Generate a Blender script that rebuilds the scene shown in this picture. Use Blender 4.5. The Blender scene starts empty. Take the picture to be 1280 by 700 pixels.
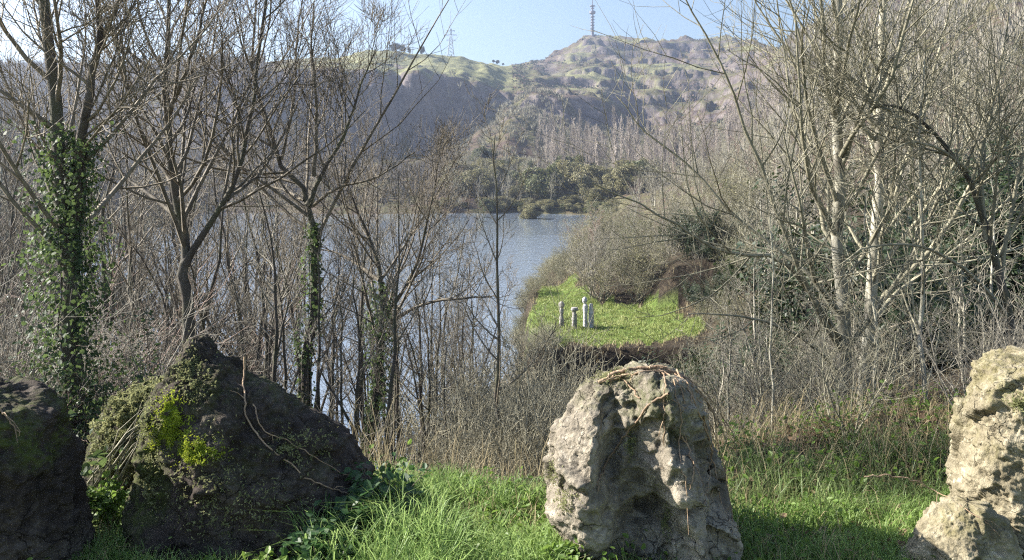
import bpy, math, random
import numpy as np
from mathutils import Vector
from mathutils.bvhtree import BVHTree

random.seed(7)
RNG = np.random.default_rng(7)
S = bpy.context.scene
COL = S.collection
F = 1005.0          # focal length in photo pixels (1280 wide)
HOR = 208.0         # horizon row in the photo
EYE = 2.0           # eye height above the viewpoint's grass
LAKE = -13.5


def P(px, py, y):
    """the point seen at photo pixel (px, py) at distance y in front of the eye"""
    return ((px - 640) / F * y, y, EYE - (py - HOR) / F * y)


def E(py, y):
    return EYE - (py - HOR) / F * y


# ------------------------------------------------------------------ noise
def _hash(ix, iy, iz, seed):
    h = (ix.astype(np.int64) * 374761393 + iy.astype(np.int64) * 668265263 + iz.astype(np.int64) * 2147483647 + seed * 974634777) & 0xFFFFFFFF
    h = ((h ^ (h >> 13)) * 1274126177) & 0xFFFFFFFF
    h = ((h ^ (h >> 16)) * 2246822519) & 0xFFFFFFFF
    return ((h ^ (h >> 15)) & 0xFFFFFF) / float(0xFFFFFF) * 2 - 1


def vnoise(p, seed=0):
    f = np.floor(p)
    t = p - f
    t = t * t * t * (t * (t * 6 - 15) + 10)
    ix, iy, iz = f[:, 0], f[:, 1], f[:, 2]
    r = 0
    for dx in (0, 1):
        wx = t[:, 0] if dx else 1 - t[:, 0]
        for dy in (0, 1):
            wy = t[:, 1] if dy else 1 - t[:, 1]
            for dz in (0, 1):
                wz = t[:, 2] if dz else 1 - t[:, 2]
                r = r + _hash(ix + dx, iy + dy, iz + dz, seed) * wx * wy * wz
    return r


def fbm(p, octaves=4, seed=0, gain=0.5, ridged=False):
    r, a, s = 0, 1.0, 1.0
    for o in range(octaves):
        n = vnoise(p * s + o * 17.3, seed + o)
        if ridged:
            n = 1 - 2 * np.abs(n)
        r = r + a * n
        a *= gain
        s *= 2.03
    return r


def fbm2(x, y, scale, octaves=4, seed=0, gain=0.5, ridged=False):
    p = np.stack([np.ravel(x) / scale, np.ravel(y) / scale, np.full(np.size(x), 0.37)], 1)
    return fbm(p, octaves, seed, gain, ridged).reshape(np.shape(x))


# ------------------------------------------------------------------ mesh helpers
def new_mesh(name, verts, faces, mat=None, smooth=True, attrs=None):
    """verts (N,3); faces: list of integer arrays (M,k)"""
    me = bpy.data.meshes.new(name)
    verts = np.asarray(verts, dtype=np.float32)
    faces = [np.asarray(f, dtype=np.int32) for f in faces if len(f)]
    me.vertices.add(len(verts))
    me.vertices.foreach_set('co', verts.ravel())
    nl = sum(f.size for f in faces)
    nf = sum(len(f) for f in faces)
    me.loops.add(nl)
    me.polygons.add(nf)
    me.loops.foreach_set('vertex_index', np.concatenate([f.ravel() for f in faces]))
    tot = np.concatenate([np.full(len(f), f.shape[1], np.int32) for f in faces])
    start = np.concatenate([[0], np.cumsum(tot)[:-1]]).astype(np.int32)
    me.polygons.foreach_set('loop_start', start)
    me.polygons.foreach_set('loop_total', tot)
    me.polygons.foreach_set('use_smooth', np.full(nf, smooth, dtype=bool))
    if attrs:
        for k, v in attrs.items():
            a = me.color_attributes.new(k, 'FLOAT_COLOR', 'POINT')
            c = np.ones((len(verts), 4), np.float32)
            c[:, :v.shape[1]] = v
            a.data.foreach_set('color', c.ravel())
    me.update(calc_edges=True)
    me.validate()
    if mat:
        me.materials.append(mat)
    return me


def obj(name, me, parent=None):
    o = bpy.data.objects.new(name, me)
    COL.objects.link(o)
    if parent is not None:
        o.parent = parent
    return o


def tag(o, label, cat, group=None, kind=None):
    o['label'] = label
    o['category'] = cat
    if group:
        o['group'] = group
    if kind:
        o['kind'] = kind
    return o


def thing(name, loc=(0, 0, 0)):
    o = bpy.data.objects.new(name, None)
    o.empty_display_size = 0.2
    COL.objects.link(o)
    o.location = loc
    return o


class Tubes:
    def __init__(self):
        self.g = {}

    def add(self, pts, rad, sides=4):
        pts = np.asarray(pts, float)
        rad = np.asarray(rad, float)
        self.g.setdefault((len(pts), sides), []).append((pts, rad))

    def count(self):
        return sum(len(v) for v in self.g.values())

    def arrays(self):
        V, Fq, base = [], [], 0
        for (K, s), lst in self.g.items():
            Pn = np.stack([a for a, _ in lst])
            R = np.stack([b for _, b in lst])
            T = np.gradient(Pn, axis=1)
            T /= np.linalg.norm(T, axis=2, keepdims=True) + 1e-9
            D = Pn[:, -1] - Pn[:, 0]
            ax = np.argmin(np.abs(D), axis=1)
            ref = np.eye(3)[ax][:, None, :]
            A = np.cross(T, np.broadcast_to(ref, T.shape))
            A /= np.linalg.norm(A, axis=2, keepdims=True) + 1e-9
            B = np.cross(T, A)
            th = np.arange(s) / s * 2 * math.pi
            ring = A[:, :, None, :] * np.cos(th)[None, None, :, None] + B[:, :, None, :] * np.sin(th)[None, None, :, None]
            X = Pn[:, :, None, :] + ring * R[:, :, None, None]
            N = len(lst)
            V.append(X.reshape(-1, 3))
            n = np.arange(N)[:, None, None] * (K * s)
            k = np.arange(K - 1)[None, :, None] * s
            j = np.arange(s)[None, None, :]
            j2 = (j + 1) % s
            q = np.stack([n + k + j, n + k + j2, n + k + s + j2, n + k + s + j], -1).reshape(-1, 4) + base
            Fq.append(q)
            base += N * K * s
        return np.concatenate(V), np.concatenate(Fq)

    def mesh(self, name, mat):
        if not self.g:
            return None
        v, f = self.arrays()
        return new_mesh(name, v, [f], mat)


def unit(v):
    v = np.asarray(v, float)
    return v / (np.linalg.norm(v, axis=-1, keepdims=True) + 1e-9)


def leaves_mesh(name, pos, nrm, size, mat, aspect=0.6, fold=0.25, rng=RNG):
    """many small folded leaf faces, one mesh"""
    n = len(pos)
    nrm = unit(nrm)
    r = unit(rng.normal(size=(n, 3)))
    a = unit(np.cross(nrm, r))
    b = np.cross(nrm, a)
    size = np.broadcast_to(np.asarray(size, float), (n,))[:, None]
    w = size * aspect * 0.5
    up = nrm * size * fold
    v0 = pos
    v1 = pos + a * size * 0.35 + b * w + up * 0.6
    v2 = pos + a * size * 0.8 + b * w * 0.7 + up * 0.4
    v3 = pos + a * size * 1.05
    v4 = pos + a * size * 0.8 - b * w * 0.7 + up * 0.4
    v5 = pos + a * size * 0.35 - b * w + up * 0.6
    V = np.stack([v0, v1, v2, v3, v4, v5], 1).reshape(-1, 3)
    i = np.arange(n)[:, None] * 6
    q = np.concatenate([i + np.array([[0, 1, 2, 3]]), i + np.array([[0, 3, 4, 5]])])
    return new_mesh(name, V, [q], mat, smooth=False)


def blades_mesh(name, base, h, width, lean, mat, rng=RNG):
    """grass blades: three bent sections each"""
    n = len(base)
    th = rng.uniform(0, 2 * math.pi, n)
    side = np.stack([np.cos(th), np.sin(th), np.zeros(n)], 1)
    th2 = rng.uniform(0, 2 * math.pi, n)
    ld = np.stack([np.cos(th2), np.sin(th2), np.zeros(n)], 1)
    h = np.broadcast_to(h, (n,))[:, None]
    w = np.broadcast_to(width, (n,))[:, None]
    le = np.broadcast_to(lean, (n,))[:, None] * rng.uniform(0.2, 1, (n, 1))
    up = np.array([[0, 0, 1.0]])
    m1 = base + up * h * 0.42 + ld * h * le * 0.18
    m2 = base + up * h * 0.78 + ld * h * le * 0.55
    tp = base + up * h * (1.0 - 0.25 * le) + ld * h * le * 1.15
    V = np.stack([base - side * w, base + side * w, m1 - side * w * .9, m1 + side * w * .9, m2 - side * w * .6, m2 + side * w * .6, tp], 1).reshape(-1, 3)
    i = np.arange(n)[:, None] * 7
    q = np.concatenate([i + np.array([[0, 1, 3, 2]]), i + np.array([[2, 3, 5, 4]])])
    t = i + np.array([[4, 5, 6]])
    return new_mesh(name, V, [q, t], mat)


# ------------------------------------------------------------------ materials
def nmat(name):
    m = bpy.data.materials.new(name)
    m.use_nodes = True
    nt = m.node_tree
    return m, nt, nt.nodes['Principled BSDF'], nt.nodes['Material Output']


def ramp(nt, fac, stops):
    r = nt.nodes.new('ShaderNodeValToRGB')
    cr = r.color_ramp
    while len(cr.elements) < len(stops):
        cr.elements.new(0.5)
    for e, (p, c) in zip(cr.elements, stops):
        e.position = p
        e.color = (*c, 1)
    nt.links.new(fac, r.inputs[0])
    return r.outputs[0]


def noise(nt, vec, scale, detail=5, rough=0.55, dist=0.0):
    n = nt.nodes.new('ShaderNodeTexNoise')
    n.inputs['Scale'].default_value = scale
    n.inputs['Detail'].default_value = detail
    n.inputs['Roughness'].default_value = rough
    n.inputs['Distortion'].default_value = dist
    if vec is not None:
        nt.links.new(vec, n.inputs['Vector'])
    return n.outputs[0]


def mixc(nt, fac, a, b, mode='MIX'):
    m = nt.nodes.new('ShaderNodeMix')
    m.data_type = 'RGBA'
    m.blend_type = mode
    for s, v in ((m.inputs[0], fac), (m.inputs[6], a), (m.inputs[7], b)):
        if isinstance(v, (int, float)):
            s.default_value = v
        elif isinstance(v, tuple):
            s.default_value = (*v, 1)
        else:
            nt.links.new(v, s)
    return m.outputs[2]


def math_n(nt, op, a, b=None, clamp=False):
    m = nt.nodes.new('ShaderNodeMath')
    m.operation = op
    m.use_clamp = clamp
    for s, v in zip(m.inputs, (a, b)):
        if v is None:
            continue
        if isinstance(v, (int, float)):
            s.default_value = v
        else:
            nt.links.new(v, s)
    return m.outputs[0]


def coord(nt, which='Object', scale=None):
    t = nt.nodes.new('ShaderNodeTexCoord').outputs[which]
    if scale:
        m = nt.nodes.new('ShaderNodeMapping')
        m.inputs['Scale'].default_value = scale
        nt.links.new(t, m.inputs['Vector'])
        return m.outputs[0]
    return t


def bump(nt, bsdf, h, strength=0.5, dist=0.02):
    b = nt.nodes.new('ShaderNodeBump')
    b.inputs['Strength'].default_value = strength
    b.inputs['Distance'].default_value = dist
    nt.links.new(h, b.inputs['Height'])
    nt.links.new(b.outputs[0], bsdf.inputs['Normal'])


def geom_pos(nt):
    return nt.nodes.new('ShaderNodeNewGeometry').outputs['Position']


def bark(name, dark, light, moss=0.0, scale=6.0, patch=None):
    m, nt, b, out = nmat(name)
    v = coord(nt, 'Object', (scale, scale, scale * 0.25))
    c = ramp(nt, noise(nt, v, 1.6, 6, 0.65), [(0.32, dark), (0.66, light)])
    if patch:
        pv = noise(nt, coord(nt, 'Object', (1, 1, 0.6)), 5.0, 4, 0.6)
        c = mixc(nt, ramp(nt, pv, [(0.5, (0, 0, 0)), (0.62, (1, 1, 1))]), c, patch)
    if moss:
        mv = noise(nt, coord(nt), 2.4, 4, 0.6)
        c = mixc(nt, math_n(nt, 'MULTIPLY', ramp(nt, mv, [(0.45, (0, 0, 0)), (0.65, (1, 1, 1))]), moss), c, (0.09, 0.12, 0.03))
    r = nt.nodes.new('ShaderNodeObjectInfo').outputs['Random']
    hsv = nt.nodes.new('ShaderNodeHueSaturation')
    nt.links.new(c, hsv.inputs['Color'])
    nt.links.new(ramp(nt, r, [(0, (0.75,) * 3), (1, (1.2,) * 3)]), hsv.inputs['Value'])
    nt.links.new(hsv.outputs[0], b.inputs['Base Color'])
    b.inputs['Roughness'].default_value = 0.8
    bump(nt, b, noise(nt, v, 3.0, 6), 0.6, 0.02)
    return m


def leafmat(name, c1, c2, c3, scale=3.0, trans=0.35, rough=0.5):
    m, nt, b, out = nmat(name)
    p = geom_pos(nt)
    c = ramp(nt, noise(nt, p, scale, 5, 0.7), [(0.3, c1), (0.5, c2), (0.68, c3)])
    nt.links.new(c, b.inputs['Base Color'])
    b.inputs['Roughness'].default_value = rough
    b.inputs['Specular IOR Level'].default_value = 0.35
    t = nt.nodes.new('ShaderNodeBsdfTranslucent')
    tc = mixc(nt, 0.5, c, tuple(min(1, x * 1.6) for x in c3))
    nt.links.new(tc, t.inputs['Color'])
    mx = nt.nodes.new('ShaderNodeMixShader')
    mx.inputs[0].default_value = trans
    nt.links.new(b.outputs[0], mx.inputs[1])
    nt.links.new(t.outputs[0], mx.inputs[2])
    nt.links.new(mx.outputs[0], out.inputs['Surface'])
    return m


M = {}
M['bark_dark'] = bark('bark_dark', (0.035, 0.028, 0.022), (0.12, 0.10, 0.08), 0.35)
M['twig_dark'] = bark('twig_dark', (0.085, 0.07, 0.052), (0.24, 0.205, 0.15))
M['bark_pale'] = bark('bark_pale', (0.20, 0.185, 0.14), (0.50, 0.47, 0.38), 0.2, patch=(0.11, 0.095, 0.075))
M['twig_pale'] = bark('twig_pale', (0.13, 0.12, 0.08), (0.36, 0.335, 0.24))
M['twig_red'] = bark('twig_red', (0.15, 0.10, 0.08), (0.30, 0.22, 0.18))
M['twig_grey'] = bark('twig_grey', (0.12, 0.11, 0.085), (0.34, 0.31, 0.25))
M['vine'] = bark('vine', (0.16, 0.10, 0.06), (0.38, 0.27, 0.17), 0, 20)
M['poplar'] = bark('poplar', (0.22, 0.185, 0.155), (0.42, 0.37, 0.32))
M['ivy'] = leafmat('ivy', (0.012, 0.026, 0.010), (0.032, 0.06, 0.02), (0.13, 0.18, 0.06), 5.0, 0.35, 0.6)
M['weed'] = leafmat('weed', (0.05, 0.09, 0.015), (0.10, 0.17, 0.03), (0.20, 0.29, 0.06), 8.0, 0.4)
M['grass'] = leafmat('grass', (0.10, 0.17, 0.045), (0.18, 0.28, 0.075), (0.36, 0.47, 0.17), 3.0, 0.45)
M['straw'] = leafmat('straw', (0.20, 0.15, 0.08), (0.33, 0.27, 0.15), (0.45, 0.38, 0.24), 3.0, 0.3, 0.7)
M['olive'] = leafmat('olive', (0.045, 0.055, 0.02), (0.09, 0.10, 0.035), (0.15, 0.16, 0.065), 1.2, 0.3)
M['olive_pale'] = leafmat('olive_pale', (0.11, 0.105, 0.05), (0.19, 0.175, 0.08), (0.27, 0.25, 0.13), 1.0, 0.3)
M['evergreen'] = leafmat('evergreen', (0.008, 0.017, 0.008), (0.02, 0.036, 0.014), (0.05, 0.07, 0.026), 1.5, 0.2)
M['moss'] = leafmat('moss', (0.12, 0.17, 0.02), (0.28, 0.34, 0.03), (0.48, 0.52, 0.06), 20.0, 0.3, 0.8)
M['moss_dull'] = leafmat('moss_dull', (0.09, 0.10, 0.04), (0.19, 0.20, 0.085), (0.34, 0.34, 0.17), 9.0, 0.3, 0.8)
M['dead_leaf'] = leafmat('dead_leaf', (0.07, 0.045, 0.025), (0.15, 0.10, 0.06), (0.30, 0.21, 0.13), 9.0, 0.25, 0.7)


def terrain_mat():
    m, nt, b, out = nmat('terrain')
    p = geom_pos(nt)
    a = nt.nodes.new('ShaderNodeVertexColor')
    a.layer_name = 'zone'
    sep = nt.nodes.new('ShaderNodeSeparateColor')
    nt.links.new(a.outputs[0], sep.inputs[0])
    big = noise(nt, p, 0.018, 8, 0.65)
    mid = noise(nt, p, 0.16, 8, 0.7)
    fine = noise(nt, p, 2.6, 6, 0.7)
    comb = math_n(nt, 'ADD', math_n(nt, 'MULTIPLY', big, 0.5), math_n(nt, 'MULTIPLY', mid, 0.5))
    scrub = ramp(nt, comb, [(0.34, (0.045, 0.03, 0.027)), (0.45, (0.095, 0.068, 0.052)), (0.52, (0.11, 0.10, 0.05)), (0.6, (0.07, 0.072, 0.03)), (0.7, (0.18, 0.145, 0.11))])
    pasture = ramp(nt, comb, [(0.36, (0.12, 0.125, 0.06)), (0.5, (0.20, 0.20, 0.095)), (0.62, (0.27, 0.26, 0.14))])
    rock = ramp(nt, math_n(nt, 'ADD', math_n(nt, 'MULTIPLY', mid, 0.7), math_n(nt, 'MULTIPLY', fine, 0.3)),
                [(0.35, (0.07, 0.06, 0.06)), (0.5, (0.15, 0.125, 0.12)), (0.64, (0.28, 0.24, 0.21))])
    soil = ramp(nt, math_n(nt, 'ADD', math_n(nt, 'MULTIPLY', mid, 0.4), math_n(nt, 'MULTIPLY', fine, 0.6)),
                [(0.36, (0.02, 0.015, 0.011)), (0.5, (0.045, 0.035, 0.025)), (0.62, (0.09, 0.072, 0.045))])
    c = mixc(nt, a.outputs[1], soil, scrub)                 # alpha: far scrub
    c = mixc(nt, sep.outputs[0], c, pasture)
    c = mixc(nt, sep.outputs[1], c, rock)
    green = ramp(nt, math_n(nt, 'ADD', math_n(nt, 'MULTIPLY', mid, 0.6), math_n(nt, 'MULTIPLY', fine, 0.4)),
                 [(0.36, (0.06, 0.09, 0.02)), (0.5, (0.12, 0.17, 0.04)), (0.64, (0.20, 0.24, 0.075))])
    c = mixc(nt, sep.outputs[2], c, green)
    nt.links.new(c, b.inputs['Base Color'])
    b.inputs['Roughness'].default_value = 0.95
    b.inputs['Specular IOR Level'].default_value = 0.15
    bump(nt, b, math_n(nt, 'ADD', math_n(nt, 'MULTIPLY', mid, 6.0), fine), 0.8, 0.25)
    return m


M['terrain'] = terrain_mat()

# ------------------------------------------------------------------ terrain
COLS = {
    -900: [(6, 0), (12, -1.5), (40, -6), (90, -4), (200, 20), (450, 70), (700, 95), (1600, 70)],
    -300: [(6, 0), (12, -2), (40, -9), (90, -8), (200, 12), (430, 52), (640, E(84, 640)), (760, E(80, 760)), (1600, 60)],
    0: [(5.5, 0), (9, -1.4), (35, -10.5), (90, -10), (200, 6), (430, E(125, 430)), (600, E(84, 600)), (750, E(82, 750)), (1600, 60)],
    110: [(5.3, 0), (8, -1.2), (30, -11), (40, -13), (60, -15.5), (150, -16), (200, -13), (260, -3), (430, E(180, 430)), (520, E(104, 520)), (600, E(84, 600)), (700, E(83, 700)), (1600, 60)],
    300: [(5.3, 0), (7, -1.0), (15, -5.8), (30, -12), (38, -14.5), (60, -17), (255, -17), (270, -13), (300, -9), (432, E(200, 432)), (445, E(150, 445)), (462, E(93, 462)), (560, E(85, 560)), (680, E(83, 680)), (1600, 50)],
    420: [(5.3, 0), (7, -1.0), (15, -6), (30, -12.5), (36, -14.5), (60, -17), (255, -17), (270, -13), (300, -9), (466, E(200, 466)), (476, E(150, 476)), (488, E(88, 488)), (580, E(80, 580)), (660, E(76, 660)), (720, E(80, 720)), (1600, 50)],
    465: [(5.3, 0), (7, -1.0), (15, -6), (30, -12.5), (36, -14.5), (60, -17), (255, -17), (270, -13), (300, -9), (488, E(200, 488)), (498, E(150, 498)), (508, E(87, 508)), (580, E(80, 580)), (660, E(65, 660)), (740, E(70, 740)), (1600, 50)],
    520: [(5.3, 0), (7, -1.0), (15, -6), (30, -12.5), (36, -14.5), (60, -17), (255, -17), (270, -13), (300, -9), (514, E(196, 514)), (524, E(150, 524)), (534, E(92, 534)), (600, E(84, 600)), (660, E(68, 660)), (740, E(73, 740)), (1600, 50)],
    570: [(5.2, 0), (7, -1.0), (15, -6), (30, -12), (38, -14.5), (60, -17), (258, -17), (273, -13), (300, -9), (400, E(205, 400)), (430, E(190, 430)), (440, E(195, 440)), (538, E(190, 538)), (546, E(150, 546)), (556, E(98, 556)), (620, E(86, 620)), (690, E(75, 690)), (780, E(79, 780)), (1600, 50)],
    600: [(5.2, 0), (7, -1.0), (15, -5.8), (30, -11.5), (42, -13.6), (60, -16), (80, -17), (258, -17), (273, -13), (300, -8), (400, E(198, 400)), (450, E(167, 450)), (460, E(171, 460)), (545, E(165, 545)), (556, E(130, 556)), (564, E(104, 564)), (700, E(80, 700)), (800, E(84, 800)), (1600, 50)],
    640: [(5.2, 0), (7, -1.0), (15, -5.5), (30, -11), (45, -12.6), (54, -13.2), (66, -15), (85, -17), (258, -17), (274, -13), (300, -8), (380, E(204, 380)), (440, E(158, 440)), (450, E(147, 450)), (470, E(143, 470)), (560, E(132, 560)), (574, E(112, 574)), (740, E(88, 740)), (840, E(85, 840)), (1000, E(88, 1000)), (1600, 60)],
    665: [(5.2, 0), (7, -1.0), (15, -5.5), (30, -11), (44, -11.8), (46.2, -9.0), (52, -8.4), (68, -8.5), (80, -10.5), (95, -14.5), (110, -17), (255, -17), (272, -13), (300, -8), (390, E(206, 390)), (450, E(160, 450)), (465, E(145, 465)), (520, E(138, 520)), (532, E(120, 532)), (700, E(102, 700)), (850, E(84, 850)), (950, E(80, 950)), (1600, 60)],
    695: [(5.2, 0), (7, -1.0), (15, -5.5), (30, -11.5), (45, -12.8), (46.2, -8.5), (52, -8.3), (65, -8.4), (80, -8.3), (100, -11), (115, -14), (130, -17), (245, -17), (266, -13), (295, -9), (400, E(208, 400)), (470, E(168, 470)), (520, E(152, 520)), (532, E(126, 532)), (640, E(116, 640)), (800, E(100, 800)), (960, E(74, 960)), (1060, E(70, 1060)), (1600, 80)],
    740: [(5.2, 0), (7, -1.0), (15, -5.5), (28, -11), (45, -13), (46.4, -8.4), (60, -8.3), (64, -7.4), (90, -8), (140, -10.5), (200, -13), (215, -15), (240, -15), (258, -13), (295, -9), (410, E(212, 410)), (520, E(172, 520)), (580, E(156, 580)), (592, E(122, 592)), (700, E(112, 700)), (820, E(92, 820)), (900, E(84, 900)), (985, E(60, 985)), (1020, E(56, 1020)), (1080, E(55, 1080)), (1200, E(60, 1200)), (1600, 90)],
    800: [(5.2, 0), (7, -0.8), (15, -5.0), (28, -11), (45, -13), (46.4, -8.4), (60, -8.2), (63, -7.0), (100, -8), (160, -9), (230, -9.5), (300, -6), (410, E(212, 410)), (600, E(167, 600)), (680, E(156, 680)), (694, E(130, 694)), (760, E(118, 760)), (870, E(92, 870)), (930, E(84, 930)), (1000, E(62, 1000)), (1080, E(60, 1080)), (1600, 90)],
    850: [(5.4, 0), (8, -1.0), (15, -4.5), (28, -10.5), (44.5, -12.5), (46.4, -8.4), (57.6, -8.1), (58.5, -5.3), (62, -5.2), (100, -6.5), (200, -6), (300, -5), (410, E(208, 410)), (600, E(162, 600)), (690, E(150, 690)), (702, E(134, 702)), (790, E(108, 790)), (900, E(82, 900)), (1000, E(57, 1000)), (1080, E(57, 1080)), (1600, 90)],
    885: [(5.6, 0), (9, -1.2), (15, -4), (28, -9.3), (44, -9.8), (48, -8.6), (56, -7.7), (57.8, -7.2), (58.7, -4.9), (63, -4.9), (100, -5), (200, -3), (300, -2), (420, E(200, 420)), (600, E(155, 600)), (700, E(135, 700)), (800, E(100, 800)), (900, E(76, 900)), (1000, E(55, 1000)), (1080, E(56, 1080)), (1600, 90)],
    940: [(5.8, 0), (9, -1.2), (14, -3.3), (28, -7.8), (50, -6.8), (100, -3.6), (200, 2), (420, E(180, 420)), (600, E(130, 600)), (760, E(90, 760)), (900, E(58, 900)), (1000, E(56, 1000)), (1600, 90)],
    1000: [(6, 0), (9, -1.0), (14, -2.6), (28, -6.4), (60, -4.6), (100, -1.6), (200, E(170, 200)), (400, E(112, 400)), (560, E(62, 560)), (660, E(40, 660)), (740, E(44, 740)), (1600, 90)],
    1060: [(6.2, 0), (9, -0.8), (14, -2.0), (28, -5.0), (60, -3), (100, 0), (200, E(145, 200)), (400, E(62, 400)), (560, E(8, 560)), (640, E(4, 640)), (1600, 90)],
    1120: [(6.4, 0), (9, -0.6), (14, -1.6), (28, -3.6), (50, -2.4), (100, 2.4), (200, E(115, 200)), (380, E(30, 380)), (520, E(-20, 520)), (1600, 90)],
    1280: [(6.6, 0), (10, -0.4), (20, -1.4), (40, -0.6), (80, E(195, 80)), (150, E(100, 150)), (300, E(-15, 300)), (450, E(-60, 450)), (1600, 120)],
    1700: [(7, 0), (12, 0), (30, 1), (80, 14), (160, 36), (300, 90), (450, 140), (1600, 140)],
    2400: [(7, 0), (12, 0.5), (30, 4), (80, 20), (160, 46), (300, 110), (450, 160), (1600, 150)],
}
_px = np.array(sorted(COLS))
_ly = np.linspace(math.log(4.0), math.log(1600.0), 900)
_tab = np.stack([np.interp(np.exp(_ly), [0] + [a for a, _ in COLS[p]], [0] + [b for _, b in COLS[p]]) for p in _px])


def base_height(x, y):
    x = np.asarray(x, float)
    y = np.asarray(y, float)
    yy = np.maximum(y, 4.0)
    px = np.clip(640 + F * x / np.maximum(y, 5.0), _px[0], _px[-1] - 1e-3)
    i = np.clip(np.searchsorted(_px, px, side='right') - 1, 0, len(_px) - 2)
    t = (px - _px[i]) / (_px[i + 1] - _px[i])
    t = t * t * (3 - 2 * t)
    fy = np.clip((np.log(yy) - _ly[0]) / (_ly[1] - _ly[0]), 0, len(_ly) - 1.001)
    j = fy.astype(int)
    u = fy - j
    g = lambda ii: _tab[ii, j] * (1 - u) + _tab[ii, j + 1] * u
    return g(i) * (1 - t) + g(i + 1) * t


MEADOW = [(655, 405), (662, 385), (684, 364), (704, 350), (720, 352), (724, 370), (745, 378), (790, 384), (832, 377), (845, 386), (850, 400), (876, 404), (884, 409), (872, 416),
          (850, 421), (800, 426), (740, 428), (690, 427), (662, 420)]


def in_meadow(px, y, soft=0.0):
    """inside the terrace's outline on the ground"""
    y = np.maximum(y, 6.0)
    qy = HOR + 10.3 * F / y
    qx = np.asarray(px, float)
    if soft:
        w = np.stack([np.ravel(qx) / 9, np.ravel(qy) / 6, np.zeros(np.size(qx))], 1)
        qx = qx + soft * fbm(w, 3, 71).reshape(qx.shape)
        qy = qy + soft * 0.4 * fbm(w, 3, 72).reshape(qx.shape)
    c = np.zeros(np.shape(qx), bool)
    n = len(MEADOW)
    for i in range(n):
        (ax, ay), (bx, by) = MEADOW[i], MEADOW[(i + 1) % n]
        hit = ((ay > qy) != (by > qy)) & (qx < (bx - ax) * (qy - ay) / (by - ay + 1e-9) + ax)
        c ^= hit
    return c


def height(x, y):
    x = np.asarray(x, float)
    y = np.asarray(y, float)
    z = base_height(x, y)
    px = 640 + F * x / np.maximum(y, 5.0)
    yc = np.clip(y, 4, 1600)
    amp = np.interp(yc, [4, 6, 12, 40, 110, 300, 520, 1100, 1600], [0.05, 0.06, 0.22, 0.5, 0.8, 2.2, 2.6, 3.6, 5])
    amp = np.where((px > 650) & (px < 890) & (y > 46) & (y < 64), 0.12, amp)
    sc = np.interp(yc, [4, 12, 60, 300, 1100], [1.1, 3, 9, 30, 60])
    # blended scales: two fixed-scale fields, so that no seams show
    n1 = fbm2(x, y, 1.4, 3, 5)
    n2 = fbm2(x, y, 9.0, 4, 6)
    n3 = fbm2(x, y, 48.0, 5, 8, 0.55, True) - 0.3
    w1 = np.clip(1 - (yc - 8) / 10, 0, 1)
    w3 = np.clip((yc - 90) / 160, 0, 1)
    n = n1 * w1 + (n2 * (1 - w3) + n3 * w3) * (1 - w1)
    big = fbm2(x * 1.0 + 0.5 * y, 0.5 * y - 0.3 * x, 95.0, 4, 9, 0.5, True) - 0.3
    return z + amp * n + 6.0 * np.clip((yc - 600) / 200, 0, 1) * np.clip((px - 680) / 60, 0, 1) * big


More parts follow.
